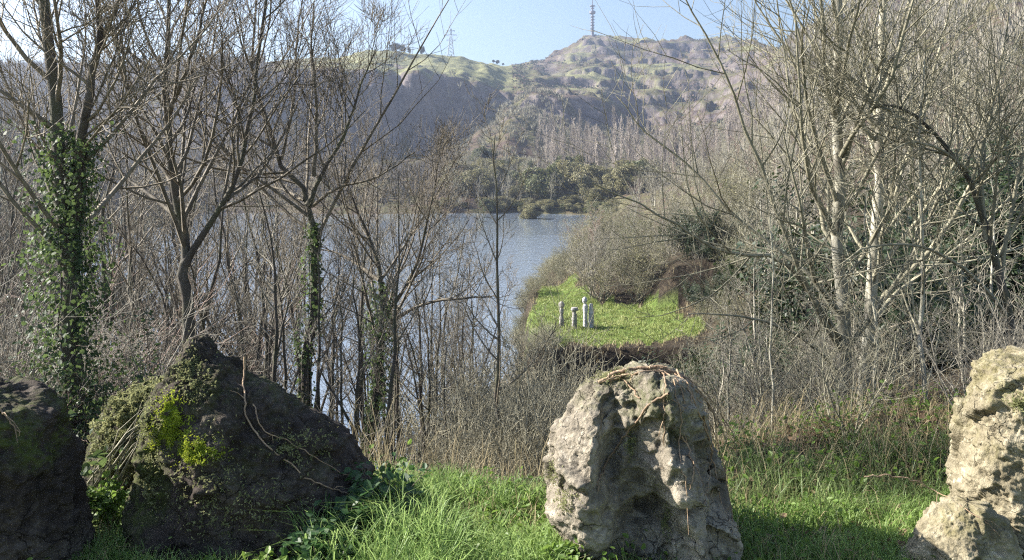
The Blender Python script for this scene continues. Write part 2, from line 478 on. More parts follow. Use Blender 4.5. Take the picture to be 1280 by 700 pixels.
def build_terrain():
    ys = np.concatenate([
        np.linspace(-25, 3.2, 12, endpoint=False), np.linspace(3.2, 8, 60, endpoint=False), np.geomspace(8, 44, 90, endpoint=False),
        np.linspace(44, 50, 24, endpoint=False), np.geomspace(50, 260, 110, endpoint=False), np.geomspace(260, 425, 50, endpoint=False),
        np.linspace(425, 600, 130, endpoint=False), np.linspace(600, 720, 45, endpoint=False), np.linspace(720, 1100, 90, endpoint=False), np.geomspace(1100, 1600, 12)])
    s = np.concatenate([np.linspace(-1.5, -0.7, 40, endpoint=False), np.linspace(-0.7, 0.72, 470, endpoint=False), np.linspace(0.72, 1.5, 40)])
    g = np.sqrt(np.maximum(ys, 0) ** 2 + 36)
    X = s[None, :] * g[:, None]
    Y = np.repeat(ys[:, None], len(s), 1)
    Z = height(X, Y)
    px = 640 + F * X / np.maximum(Y, 5)
    # broken rock on the far cliffs: push the face in and out
    w = np.clip((Y - 428) / 14, 0, 1) * np.clip((600 - Y) / 30, 0, 1) * np.clip((Z - 12) / 10, 0, 1) * np.clip((720 - px) / 40, 0, 1)
    pn = np.stack([X.ravel() / 22, Z.ravel() / 60, Y.ravel() / 60], 1)
    Y2 = Y + w * (fbm(pn, 5, 21, 0.6, True).reshape(Y.shape) * 4.5)
    pn2 = np.stack([X.ravel() / 26, Z.ravel() / 20, Y.ravel() / 40], 1)
    w2 = np.clip((Y - 560) / 60, 0, 1) * np.clip((px - 640) / 60, 0, 1) * np.clip((1000 - px) / 60, 0, 1)
    Z2 = Z + w2 * (fbm(pn2, 5, 33, 0.6, True).reshape(Y.shape) - 0.4) * 3.0
    zt = Z2 / 15.0 + 0.9 * fbm2(X, Y, 130.0, 4, 51)
    fr = zt - np.floor(zt)
    st = np.clip((fr - 0.3) / 0.25, 0, 1)
    st = st * st * (3 - 2 * st)
    Z2 = Z2 + w2 * np.clip((1020 - Y) / 60, 0, 1) * 15.0 * 0.42 * (st - fr)
    # zones
    n = fbm2(X, Y, 70.0, 4, 44)
    nn = fbm2(X, Y, 7.0, 3, 45)
    dzy = np.gradient(Z2, axis=0) / (np.gradient(Y2, axis=0) + 1e-6)
    steep = np.clip((np.abs(dzy) - 0.55) / 0.5, 0, 1)
    past = np.zeros_like(X)
    face = np.interp(px, [0, 300, 420, 465, 520, 570, 600, 640], [540, 462, 488, 508, 534, 556, 564, 574])
    left_hill = np.clip((Y - face - 3) / 8, 0, 1) * np.clip((px - 330) / 90, 0, 1) * np.clip((680 - px) / 50, 0, 1)
    past = np.maximum(past, left_hill)
    right_fields = np.clip((n - 0.22) * 5, 0, 1) * np.clip((Y - 600) / 60, 0, 1) * np.clip((px - 600) / 60, 0, 1) * np.clip((1000 - px) / 60, 0, 1)
    past = np.maximum(past, 0.85 * right_fields)
    rock = steep * np.clip((Y - 380) / 60, 0, 1)
    rock = np.maximum(rock, np.clip((fbm2(X, Y, 40.0, 4, 47) - 0.25) * 3, 0, 1) * np.clip((Y - 560) / 80, 0, 1) * (px > 660) * 0.7)
    green = np.where(in_meadow(px, Y, 9.0) & (Y > 46.3) & (Z < -7.5), 1.0, 0)
    near = np.clip((5.0 + 0.3 * nn - Y) / 0.5, 0, 1) * (0.55 + 0.25 * nn)
    green = np.clip(np.maximum(green, np.where(Y < 8, near, 0)), 0, 1)
    far = np.clip((Y - 60) / 120, 0, 1)
    zone = np.stack([past.ravel(), rock.ravel(), green.ravel(), far.ravel()], 1)
    V = np.stack([X.ravel(), Y2.ravel(), Z2.ravel()], 1)
    R, Cn = X.shape
    i = np.arange(R - 1)[:, None] * Cn + np.arange(Cn - 1)[None, :]
    Q = np.stack([i, i + 1, i + Cn + 1, i + Cn], -1).reshape(-1, 4)
    fy = Y[:-1, :-1].ravel()
    fp = px[:-1, :-1].ravel()
    cls = np.zeros(len(Q), int)
    cls[(fy >= 120)] = 3
    cls[(fy >= 120) & (fp > 930)] = 2
    ff = face[:-1, :-1].ravel()
    cls[(fy >= ff - 34) & (fy < ff + 3) & (fp < 660) & (fp > 60)] = 4
    cls[in_meadow(fp, fy, 9.0) & (fy > 46.2)] = 1
    names = ['ground', 'meadow', 'hillside', 'hills', 'quarry_cliff']
    labs = ['grassy viewpoint edge falling away into a dark litter covered slope', 'small bright green grass terrace above a dark bank by the lake',
            'steep wooded hillside rising on the right side of the valley', 'far rocky hills and pastures on the skyline beyond the lake', 'tall quarry cliff in blue shade under the far pasture']
    for k in range(5):
        q = Q[cls == k]
        u, inv = np.unique(q, return_inverse=True)
        me = new_mesh(names[k], V[u], [inv.reshape(-1, 4)], M['terrain'], True, {'zone': zone[u]})
        tag(obj(names[k], me), labs[k], names[k].replace('_', ' '), kind='structure')


build_terrain()

# ------------------------------------------------------------------ water
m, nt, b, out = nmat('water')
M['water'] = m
b.inputs['Base Color'].default_value = (0.17, 0.205, 0.25, 1)  # milky lake water, paled further: sun glare and sky reflection put into the colour
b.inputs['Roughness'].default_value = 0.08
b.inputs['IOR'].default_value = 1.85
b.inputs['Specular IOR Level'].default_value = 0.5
h = math_n(nt, 'ADD', noise(nt, coord(nt, 'Object', (1, 0.6, 1)), 3.2, 3, 0.5), math_n(nt, 'MULTIPLY', noise(nt, coord(nt), 0.5, 3), 1.2))
bump(nt, b, h, 0.13, 0.08)
# calm water in the lee of the far shore, wind ripples from mid lake on
sx = nt.nodes.new('ShaderNodeSeparateXYZ')
nt.links.new(geom_pos(nt), sx.inputs[0])
wind = math_n(nt, 'ADD', sx.outputs[1], math_n(nt, 'MULTIPLY', math_n(nt, 'SUBTRACT', noise(nt, coord(nt, 'Object', (1, 2.5, 1)), 0.03, 4), 0.5), 90.0))
mr = nt.nodes.new('ShaderNodeMapRange')
mr.inputs['From Min'].default_value = 200
mr.inputs['From Max'].default_value = 172
mr.inputs['To Min'].default_value = 0.05
mr.inputs['To Max'].default_value = 0.9
nt.links.new(wind, mr.inputs['Value'])
for n_ in nt.nodes:
    if n_.type == 'BUMP':
        nt.links.new(mr.outputs[0], n_.inputs['Strength'])
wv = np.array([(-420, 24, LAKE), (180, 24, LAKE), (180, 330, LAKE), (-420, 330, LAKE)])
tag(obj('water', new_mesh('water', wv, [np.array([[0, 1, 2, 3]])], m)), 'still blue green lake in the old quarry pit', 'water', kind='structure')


# ------------------------------------------------------------------ trees
def rotate_about(d, ang, az):
    """unit vector at angle ang from d, azimuth az around it"""
    d = unit(d)
    a = np.array([0, 0, 1.0]) if abs(d[2]) < 0.9 else np.array([1.0, 0, 0])
    u = unit(np.cross(d, a))
    v = np.cross(d, u)
    return d * math.cos(ang) + (u * math.cos(az) + v * math.sin(az)) * math.sin(ang)


class Tree:
    """trunk and crown tubes of one tree, grown from given paths"""

    def __init__(self, seed, tw=0.003, up=0.12, wob=0.10, ang=(0.6, 0.95), dens=1.0, ratio=(0.35, 0.6), sides=(6, 4, 3), maxlev=3):
        self.r = random.Random(seed)
        self.trunk, self.crown = Tubes(), Tubes()
        self.tw, self.up, self.wob, self.ang, self.dens, self.ratio, self.sides, self.maxlev = tw, up, wob, ang, dens, ratio, sides, maxlev

    def gauss3(self, s):
        return np.array([self.r.gauss(0, s), self.r.gauss(0, s), self.r.gauss(0, s)])

    def shoot(self, p, d, L, r, lev):
        """one grown shoot of level lev and everything it bears"""
        K = {1: 8, 2: 6, 3: 4}.get(lev, 3)
        pts = [np.array(p, float)]
        d = unit(d)
        for k in range(K - 1):
            d = unit(d + self.gauss3(self.wob) + np.array([0, 0, self.up]))
            pts.append(pts[-1] + d * L / (K - 1))
        r1 = max(self.tw * 0.5, r * 0.2)
        rad = np.linspace(r, r1, K)
        self.crown.add(pts, rad, self.sides[min(lev, 2)])
        self.bear(np.array(pts), rad, L, lev)

    def bear(self, pts, rad, L, lev, start=0.22, n=None):
        if lev >= self.maxlev:
            return
        r = self.r
        if n is None:
            n = max(2, int({0: 16, 1: 10, 2: 6}[lev] * self.dens * r.uniform(0.8, 1.25)))
        K = len(pts)
        for i in range(n):
            t = start + (1 - start) * (i + r.random()) / n
            f = min(t, 0.999) * (K - 1)
            k = int(f)
            p = pts[k] + (pts[k + 1] - pts[k]) * (f - k)
            d = unit(pts[k + 1] - pts[k])
            ln = L * r.uniform(*self.ratio) * (1.15 - 0.75 * t) + 0.12
            rr = max(self.tw, min(rad[k] * 0.55, ln * 0.011 + self.tw * 0.4))
            self.shoot(p, rotate_about(d, r.uniform(*self.ang), r.uniform(0, 6.283)), ln, rr, lev + 1)

    def path(self, pts, r0, r1, lev=0, start=0.25, n=None, K=14, trunk=True, jit=0.012):
        """a given stem or limb (smoothed), with shoots along it"""
        pts = np.array(pts, float)
        q = [pts[0] * 2 - pts[1], *pts, pts[-1] * 2 - pts[-2]]
        res = []
        m = len(pts) - 1
        for k in range(K):
            f = k / (K - 1) * m
            i = min(int(f), m - 1)
            t = f - i
            a, b, c, d = q[i], q[i + 1], q[i + 2], q[i + 3]
            res.append(0.5 * (2 * b + (c - a) * t + (2 * a - 5 * b + 4 * c - d) * t * t + (3 * b - a - 3 * c + d) * t ** 3))
        res = np.array(res)
        L = float(np.linalg.norm(np.diff(res, axis=0), axis=1).sum())
        for k in range(1, K):
            res[k] += self.gauss3(jit * L / 4)
        rad = r0 + (r1 - r0) * np.linspace(0, 1, K) ** 0.85
        if lev == 0:
            rad[0] *= 1.35
        (self.trunk if trunk else self.crown).add(res, rad, 8 if lev == 0 else 5)
        self.bear(res, rad, L, lev, start, n)
        return res, rad

    def parts(self, root, bm, tm):
        o = root.location
        for nm, t, m_ in (('trunk', self.trunk, bm), ('crown', self.crown, tm)):
            if t.g:
                v, f = t.arrays()
                obj(nm, new_mesh(nm, v - np.array(o), [f], m_), root)


def ivy_on(root, paths, n, rad, size, seed, droop=0.0):
    """ivy leaves round a stem; paths: (points, radii, t0, t1)"""
    rng = np.random.default_rng(seed)
    pos, nr = [], []
    for pts, rd, t0, t1 in paths:
        K = len(pts)
        t = rng.uniform(t0, t1, n) * (K - 1)
        k = np.clip(t.astype(int), 0, K - 2)
        u = (t - k)[:, None]
        c = pts[k] * (1 - u) + pts[k + 1] * u
        th = rng.uniform(0, 6.283, n)
        w = fbm(np.stack([np.cos(th) * 0.8, np.sin(th) * 0.8, c[:, 2] * 1.6], 1), 3, seed) * 0.6 + 0.75
        d = np.stack([np.cos(th), np.sin(th), np.zeros(n)], 1)
        rr = rd[k] + rad * np.clip(w * 2.8 - 1.3, 0.02, 2.4) * rng.uniform(0.1, 1, n) ** 0.7
        pos.append(c + d * rr[:, None])
        nr.append(d + rng.normal(0, 0.5, (n, 3)) + [0, 0, 0.4])
    pos = np.concatenate(pos) - np.array(root.location)
    me = leaves_mesh('ivy', pos, np.concatenate(nr), rng.uniform(0.4, 1.45, len(pos)) * size, M['ivy'], 0.95, 0.12, rng)
    T = Tubes()
    for pts, rd, t0, t1 in paths:
        for k in range(7):
            th = rng.uniform(0, 6.28)
            q = []
            for t in np.linspace(t0, t0 + (t1 - t0) * rng.uniform(.6, 1), 14):
                f = t * (len(pts) - 1)
                i = min(int(f), len(pts) - 2)
                th += rng.normal(0, .35)
                q.append(pts[i] + (pts[i + 1] - pts[i]) * (f - i) + np.array([math.cos(th), math.sin(th), 0]) * (rd[i] * 1.08 + .004))
            T.add(np.array(q) - np.array(root.location), np.linspace(.009, .003, 14), 5)
    o = obj('ivy', me, root)
    obj('ivy_stems', T.mesh('ivy_stems', M['bark_dark']), o)
    return o


def px_path(pts, y):
    """photo pixels (px, py[, dy]) at about distance y"""
    return [P(p[0], p[1], y + (p[2] if len(p) > 2 else 0)) for p in pts]


def ground_at(px, y):
    x = (px - 640) / F * y
    return x, y, float(height(np.array([x]), np.array([y]))[0])


def skyline(px, y0, y1):
    """the ground point on the ridge seen in this direction"""
    yy = np.linspace(y0, y1, 200)
    xx = (px - 640) / F * yy
    zz = height(xx, yy)
    k = int(np.argmax((zz - EYE) / yy))
    return float(xx[k]), float(yy[k]), float(zz[k])


def hero(name, label, base_px, y, stems, bm, tm, seed, group=None, ivy=None, **kw):
    g = ground_at(base_px, y)
    root = thing(name, g)
    tag(root, label, 'tree', group)
    T = Tree(seed, **kw)
    done = []
    for st in stems:
        pts = px_path(st['p'], y)
        if st.get('root'):
            pts = [(g[0], g[1], g[2] - 0.15)] + pts
        done.append(T.path(pts, st['r'][0], st['r'][1], st.get('lev', 0), st.get('start', 0.25), st.get('n'), st.get('K', 14), st.get('lev', 0) == 0))
    T.parts(root, bm, tm)
    if ivy:
        for iv in ivy:
            ivy_on(root, [(*done[iv[0]], iv[1], iv[2])], iv[3], iv[4], iv[5], seed)
    return root


D, TD, PL, TP = M['bark_dark'], M['twig_dark'], M['bark_pale'], M['twig_pale']
hero('ivy_clad_tree', 'forked bare tree wrapped in thick dark ivy behind the left edge boulder', 95, 7.0, [
    {'p': [(92, 520), (88, 400), (82, 280), (70, 150), (58, 0), (48, -120)], 'r': (0.11, 0.03), 'root': 1, 'start': 0.4, 'n': 18},
    {'p': [(86, 330), (98, 230), (108, 130, -.2), (124, 50, -.2), (112, -60, -.3)], 'r': (0.06, 0.02), 'n': 14},
    {'p': [(122, 60, -.2), (140, 20, -.2), (175, -60, -.1)], 'r': (0.03, 0.012), 'lev': 1},
    {'p': [(82, 260), (40, 180, .3), (-10, 60, .5)], 'r': (0.026, 0.008), 'lev': 1, 'n': 12},
    {'p': [(90, 300), (150, 230, .6), (215, 150, .9), (250, 90, 1.0)], 'r': (0.03, 0.008), 'lev': 1, 'n': 12},
], D, TD, 11, ivy=[(0, 0.0, 0.66, 6500, 0.30, 0.032), (1, 0.0, 0.4, 1300, 0.16, 0.03)])
hero('bare_tree', 'dark bare tree forking low right behind the peak of the mossy boulder', 236, 9.0, [
    {'p': [(236, 430), (232, 350), (228, 312), (214, 230), (204, 130), (208, 40), (214, -80)], 'r': (0.088, 0.016), 'root': 1, 'start': 0.4, 'n': 20},
    {'p': [(231, 330), (252, 296), (284, 250), (308, 180), (318, 100), (336, -20), (342, -90)], 'r': (0.045, 0.01), 'n': 18},
    {'p': [(214, 230), (180, 170, .3), (150, 80, .4), (140, -20, .5)], 'r': (0.026, 0.008), 'lev': 1, 'n': 14},
    {'p': [(206, 150), (240, 70, -.4), (262, -20, -.5)], 'r': (0.03, 0.01), 'lev': 1, 'n': 12},
    {'p': [(220, 270), (150, 215, .5), (100, 180, .6)], 'r': (0.03, 0.008), 'lev': 1, 'n': 10},
    {'p': [(284, 250), (330, 210, .5), (372, 130, .8)], 'r': (0.025, 0.008), 'lev': 1, 'n': 10},
], D, TD, 12, dens=1.1)
hero('bare_tree', 'wide crowned bare tree with an ivied trunk in the middle of the left thicket', 378, 10.0, [
    {'p': [(384, 480), (392, 380), (394, 300), (384, 252), (352, 200), (326, 140), (316, 60), (322, -30)], 'r': (0.066, 0.01), 'root': 1, 'start': 0.35, 'n': 18},
    {'p': [(385, 256), (404, 216), (434, 160), (450, 110), (470, 60)], 'r': (0.034, 0.007), 'n': 14},
    {'p': [(390, 258), (420, 236, -.3), (470, 222, -.5), (520, 190, -.6)], 'r': (0.026, 0.007), 'lev': 1, 'n': 12},
    {'p': [(380, 250), (350, 236, .4), (310, 226, .5), (270, 190, .6)], 'r': (0.024, 0.007), 'lev': 1, 'n': 12},
    {'p': [(392, 220), (396, 150), (390, 70), (392, 0)], 'r': (0.03, 0.007), 'lev': 1, 'n': 14},
    {'p': [(352, 200), (366, 130), (372, 50), (380, -10)], 'r': (0.022, 0.006), 'lev': 1, 'n': 10},
], D, TD, 13, ivy=[(0, 0.02, 0.42, 1300, 0.10, 0.036)])
hero('bare_tree', 'ivied leaning tree in front of the water with branches sweeping to both sides', 462, 11.0, [
    {'p': [(464, 560), (472, 470), (478, 400), (474, 340), (458, 290), (440, 240)], 'r': (0.072, 0.012), 'root': 1, 'start': 0.35, 'n': 16},
    {'p': [(478, 400), (500, 370), (524, 320), (540, 250), (548, 200)], 'r': (0.034, 0.007), 'n': 14},
    {'p': [(478, 410), (530, 380, -.2), (590, 372, -.4), (620, 370, -.5)], 'r': (0.03, 0.008), 'lev': 1, 'n': 10},
    {'p': [(474, 350), (430, 320, .4), (390, 310, .6)], 'r': (0.03, 0.008), 'lev': 1, 'n': 10},
], D, TD, 14, ivy=[(0, 0.1, 0.62, 1800, 0.15, 0.038)])
hero('slim_sapling', 'single straight slim sapling standing alone before the lake left of the statues', 624, 8.0, [
    {'p': [(625, 560), (623, 450), (622, 340), (622, 250), (618, 170)], 'r': (0.026, 0.006), 'root': 1, 'start': 0.25, 'n': 14},
], D, TD, 15, dens=0.55, ratio=(0.14, 0.28))
hero('pale_trunk_tree', 'tall pale barked tree with fanning branches, front one of the right pair', 1062, 8.0, [
    {'p': [(1058, 560), (1056, 460), (1052, 340), (1047, 200), (1044, 90), (1048, -30), (1046, -120)], 'r': (0.092, 0.032), 'root': 1, 'start': 0.3, 'n': 20},
    {'p': [(1052, 440), (1008, 360, -.4), (960, 230, -.7), (905, 90, -.8), (850, -20, -.9)], 'r': (0.03, 0.006), 'lev': 1, 'n': 12},
    {'p': [(1050, 400), (1000, 330, .4), (930, 280, .6), (860, 205, .8), (800, 160, .9), (770, 120, 1)], 'r': (0.03, 0.005), 'lev': 1, 'n': 12},
    {'p': [(1054, 430), (980, 330, -.5), (900, 312, -.7), (830, 270, -.9), (740, 230, -1.1)], 'r': (0.028, 0.005), 'lev': 1, 'n': 12},
    {'p': [(1050, 330), (1016, 230, .3), (986, 100, .4), (968, -20, .5)], 'r': (0.028, 0.006), 'lev': 1, 'n': 12},
    {'p': [(1048, 260), (1010, 140, -.4), (1000, 40, -.5), (960, -60, -.6)], 'r': (0.026, 0.006), 'lev': 1, 'n': 12},
    {'p': [(1048, 220), (1084, 120, -.3), (1130, 0, -.4)], 'r': (0.026, 0.006), 'lev': 1, 'n': 12},
    {'p': [(1054, 470), (1000, 420, -.5), (930, 396, -.8), (860, 392, -1)], 'r': (0.022, 0.005), 'lev': 1, 'n': 10},
], PL, TP, 16, dens=1.0, up=0.10)
hero('pale_trunk_tree', 'tall pale barked tree standing right behind the front one of the right pair', 1085, 9.0, [
    {'p': [(1078, 540), (1084, 440), (1094, 330), (1098, 200), (1102, 80), (1104, -40), (1106, -120)], 'r': (0.095, 0.03), 'root': 1, 'start': 0.3, 'n': 20},
    {'p': [(1092, 350), (1150, 270, -.2), (1215, 170, -.3), (1275, 40, -.5)], 'r': (0.032, 0.006), 'lev': 1, 'n': 14},
    {'p': [(1098, 260), (1150, 160, .3), (1180, 40, .4), (1200, -60, .4)], 'r': (0.03, 0.006), 'lev': 1, 'n': 14},
    {'p': [(1088, 400), (1140, 350, .4), (1220, 290, .6), (1300, 200, .8)], 'r': (0.03, 0.006), 'lev': 1, 'n': 14},
    {'p': [(1100, 160), (1074, 60, .3), (1060, -40, .4)], 'r': (0.025, 0.006), 'lev': 1, 'n': 12},
], PL, TP, 17, dens=1.0, up=0.10)
hero('pale_trunk_tree', 'slender pale sapling with straight stem between the tall pair and the right boulder', 1158, 7.4, [
    {'p': [(1157, 600), (1156, 500), (1152, 400), (1153, 310), (1150, 180), (1156, 60)], 'r': (0.034, 0.008), 'root': 1, 'start': 0.3, 'n': 18},
], PL, TP, 18, dens=0.8, ratio=(0.2, 0.36))
hero('pale_trunk_tree', 'thin crooked pale sapling beside the tall pair, bent at its foot', 1092, 7.2, [
    {'p': [(1098, 600), (1094, 540), (1092, 480), (1096, 420), (1086, 330), (1082, 240)], 'r': (0.028, 0.006), 'root': 1, 'start': 0.3, 'n': 14},
], PL, TP, 19, dens=0.7, ratio=(0.2, 0.36))
hero('arching_tree', 'dark tree at the right edge with long boughs arching over to the left', 1275, 7.6, [
    {'p': [(1268, 430), (1248, 350), (1228, 270), (1204, 212), (1160, 160), (1120, 132), (1090, 136)], 'r': (0.05, 0.008), 'root': 1, 'start': 0.3, 'n': 18},
    {'p': [(1210, 215), (1180, 190, -.3), (1140, 178, -.4), (1100, 196, -.5)], 'r': (0.02, 0.005), 'lev': 1, 'n': 10},
    {'p': [(1250, 352), (1262, 270), (1282, 180), (1300, 60)], 'r': (0.026, 0.007), 'lev': 1, 'n': 12},
    {'p': [(1232, 300), (1226, 200), (1246, 110), (1262, 10)], 'r': (0.028, 0.006), 'lev': 1, 'n': 12},
    {'p': [(1262, 400), (1200, 330, -.3), (1140, 306, -.5), (1080, 312, -.6), (1040, 340, -.6)], 'r': (0.022, 0.005), 'lev': 1, 'n': 12},
], M['bark_dark'], TP, 20)
hero('slim_sapling', 'thin upright green barked sapling left of the tall pale pair', 968, 6.6, [
    {'p': [(966, 640), (967, 560), (964, 450), (966, 360), (962, 270)], 'r': (0.017, 0.005), 'root': 1, 'start': 0.35, 'n': 12},
], PL, TP, 21, dens=0.55, ratio=(0.16, 0.3))


# ---- reusable kinds: each prototype is used as the first of its copies
PROTOS = []


class Proto:
    def __init__(self, root, h):
        self.root, self.h, self.used = root, h, False
        PROTOS.append(self)

    def place(self, loc, rz, sc, label, group, cat):
        if not self.used:
            r, self.used = self.root, True
        else:
            r = self.root.copy()
            COL.objects.link(r)
            for ch in self.root.children:
                c = ch.copy()
                COL.objects.link(c)
                c.parent = r
        r.location = loc
        r.rotation_euler = (0, 0, rz)
        r.scale = sc if isinstance(sc, tuple) else (sc,) * 3
        tag(r, label, cat, group)
        return r


def sapling_proto(name, seed, h, spread, bm, tm, tw, dens, lean=0.06, forks=1, start=0.22, **kw):
    root = thing(name)
    T = Tree(seed, tw=tw, dens=dens, ratio=(spread * 0.7, spread * 1.2), **kw)
    r = T.r
    for f in range(forks + 1):
        a = r.uniform(0, 6.28)
        k = lean * (1 if f == 0 else 3.0)
        z0 = 0 if f == 0 else h * r.uniform(0.06, 0.3)
        top = h if f == 0 else h * r.uniform(0.7, 0.95)
        dx, dy = math.cos(a) * k * h, math.sin(a) * k * h
        p = [(0, 0, z0 - (0.2 if f == 0 else 0))] + [(dx * t * t + r.gauss(0, .015) * h, dy * t * t + r.gauss(0, .015) * h, z0 + (top - z0) * t) for t in (0.33, 0.66, 1)]
        T.path(p, h * 0.0095 * (1 if f == 0 else .7) + 0.008, tw * 1.5, 0, start)
    T.parts(root, bm, tm)
    return Proto(root, h)


def shrub_mesh(name, seed, h, nst, tm, tw, dens, spread=0.7, leaves=None, nleaf=0, lsize=0.05, maxlev=3):
    T = Tree(seed, tw=tw, dens=dens, up=0.08, wob=0.16, ratio=(0.3, 0.55), maxlev=maxlev)
    r = T.r
    for i in range(nst):
        a = i / nst * 6.28 + r.uniform(-.5, .5)
        ln = h * r.uniform(0.7, 1.15)
        t = r.uniform(0.08, 1.0) * spread
        d = (math.cos(a) * t, math.sin(a) * t, 1)
        T.shoot((math.cos(a) * 0.06 * h, math.sin(a) * .06 * h, -0.1), d, ln, h * 0.006 + tw, 1)
    return T


def shrub_proto(name, seed, h, nst, tm, tw, dens, spread=0.7, lm=None, nleaf=0, lsize=0.05):
    T = shrub_mesh(name, seed, h, nst, tm, tw, dens, spread)
    v, f = T.crown.arrays()
    if not lm:
        return Proto(obj(name, new_mesh(name, v, [f], tm)), h)
    root = thing(name)
    obj('branches', new_mesh('branches', v, [f], tm), root)
    rng = np.random.default_rng(seed)
    pick = v[rng.integers(0, len(v), nleaf)]
    pick = pick + rng.normal(0, 0.035 * h, pick.shape)
    pick = pick[pick[:, 2] > 0.0]
    nr = pick - np.array([0, 0, h * 0.35])
    obj('foliage', leaves_mesh('foliage', pick, nr + rng.normal(0, .6, nr.shape), rng.uniform(.6, 1.3, len(pick)) * lsize, lm, 0.6, 0.2, rng), root)
    return Proto(root, h)


def scatter(protos, n, pxr, yr, top, label, group, cat, seed, wid=1.0, minh=1.0, maxh=99, ok=None, logy=True, hr=None):
    """copies standing on the ground at random spots of a wedge; top(px) gives the photo row their tips reach"""
    r = random.Random(seed)
    k = 0
    tries = 0
    while k < n and tries < n * 20:
        tries += 1
        px = r.uniform(*pxr)
        y = math.exp(r.uniform(math.log(yr[0]), math.log(yr[1]))) if logy else r.uniform(*yr)
        if ok and not ok(px, y):
            continue
        x, y, z = ground_at(px, y)
        if z < LAKE + 0.1:
            continue
        if hr:
            hh = r.uniform(*hr)
        else:
            lo, hi = top(px)
            hh = E(r.uniform(lo, hi), y) - z
        if hh < minh:
            continue
        hh = min(hh, maxh)
        pr = r.choice(protos)
        s = hh / pr.h
        w = s * wid * r.uniform(0.85, 1.15)
        pr.place((x, y, z - 0.05), r.uniform(0, 6.28), (w, w, s), label, group, cat)
        k += 1


tx = lambda *pts: (lambda px: (np.interp(px, [p[0] for p in pts], [p[1] for p in pts]), np.interp(px, [p[0] for p in pts], [p[2] for p in pts])))

# dark saplings of the left and central thicket
SAP = [sapling_proto('bare_sapling', 100 + i, 7.0, 0.26, D, TD, 0.004, 0.66, forks=i % 3) for i in range(6)]
SAPC = [sapling_proto('bare_sapling', 160 + i, 7.0, 0.24, D, [TD, M['twig_grey']][i % 2], 0.004, 0.7, forks=i % 3, start=0.5) for i in range(5)]
SAPL = [sapling_proto('bare_sapling', 130 + i, 7.0, 0.26, PL, M['twig_grey'], 0.004, 0.66, forks=i % 3) for i in range(4)]
scatter(SAP, 36, (-70, 330), (9, 30), tx((-70, 40, 200), (150, 90, 260), (330, 120, 330)),
        'dark bare sapling in the thicket behind the left boulders', 'dark saplings behind the left boulders', 'sapling', 1)
scatter(SAPC, 42, (325, 606), (8.5, 32), tx((325, 150, 330), (430, 210, 360), (520, 200, 380), (560, 260, 420), (606, 330, 470)),
        'bare sapling in the thicket screening the near lake water', 'saplings screening the lake', 'sapling', 2)
scatter(SAPL, 46, (890, 1330), (9, 38), tx((890, 380, 480), (960, 250, 450), (1100, 200, 420), (1330, 100, 380)),
        'pale bare sapling in the brush at the foot of the right hillside', 'pale saplings in the right brush', 'sapling', 3)
# bare shrubs
SHB = [shrub_proto('bare_shrub', 200 + i, 2.6, 12, M['twig_grey'], 0.004, 0.7) for i in range(4)]
SHP = [shrub_proto('bare_shrub', 220 + i, 2.6, 12, TP, 0.004, 0.7) for i in range(3)]
SHR = [shrub_proto('bare_shrub', 230 + i, 2.6, 12, M['twig_red'], 0.004, 0.7) for i in range(2)]
scatter(SHB + SHR[:1], 32, (-60, 215), (6.8, 24), tx((-60, 330, 480), (340, 380, 520)),
        'tangled grey shrub low in the thicket behind the left boulders', 'grey shrubs behind the left boulders', 'shrub', 4, wid=1.1, minh=1.2, maxh=5)
scatter(SHB, 4, (330, 600), (8, 20), tx((330, 450, 560), (600, 480, 590)),
        'low grey shrub on the bank below the lake thicket', 'low shrubs on the near bank', 'shrub', 5, wid=1.1, minh=1.0, maxh=4)
scatter(SHP, 54, (585, 722), (6.2, 36), tx((585, 430, 540), (640, 410, 500), (680, 440, 520), (722, 480, 560)),
        'olive tinged bare shrub on the slope under the grass terrace', 'shrubs under the grass terrace', 'shrub', 6, wid=1.1, minh=1.0, maxh=5)
scatter(SHP + SHB[:2], 62, (905, 1330), (5.7, 38), tx((860, 470, 590), (930, 410, 570), (1330, 330, 560)),
        'twiggy bare shrub in the brown brush before the right hillside', 'shrubs of the right brush', 'shrub', 7, wid=1.15, minh=0.9, maxh=5)

# shrubs round the meadow and up to the lake
SHO = [shrub_proto('olive_shrub', 250 + i, 3.6, 14, M['twig_pale'], 0.008, 0.8, 0.9, [M['olive_pale'], M['olive'], M['olive_pale']][i], 1100, 0.085) for i in range(3)]
SHD = [shrub_proto('evergreen_shrub', 260 + i, 3.2, 12, M['twig_dark'], 0.008, 0.5, 0.9, M['evergreen'], 4200, 0.12) for i in range(2)]
BRM = [shrub_proto('bramble', 270 + i, 1.6, 12, M['twig_red'], 0.003, 0.4, 0.8, leafmat('bramble_leaf', (0.012, 0.03, 0.012), (0.03, 0.06, 0.02), (0.08, 0.11, 0.04), 4.0, .25, .5) if i == 0 else bpy.data.materials['bramble_leaf'], 1100, 0.045) for i in range(3)]
scatter(SHR + SHP[:1], 34, (905, 1330), (5.1, 7.6), None, 'low brown shrub right behind the grass on the right', 'low brown shrubs behind the right grass', 'shrub', 54, wid=1.3, hr=(0.4, 1.0))
scatter(BRM, 16, (935, 1190), (4.75, 5.5), None, 'low dark bramble breaking the grass between the middle boulder and the pale rocks', 'low brambles in the grass', 'bramble', 49, wid=1.3, hr=(0.22, 0.5))
scatter(BRM, 26, (930, 1320), (5.9, 15), None, 'dark bramble clump filling the shade at the foot of the right thicket', 'brambles of the right thicket', 'bramble', 41, wid=1.2, hr=(0.4, 0.95))
scatter(BRM, 10, (-60, 200), (7.0, 12), None, 'dark bramble clump low between the left boulders and the ivy clad tree', 'brambles behind the left boulders', 'bramble', 42, wid=1.2, hr=(0.8, 1.6))
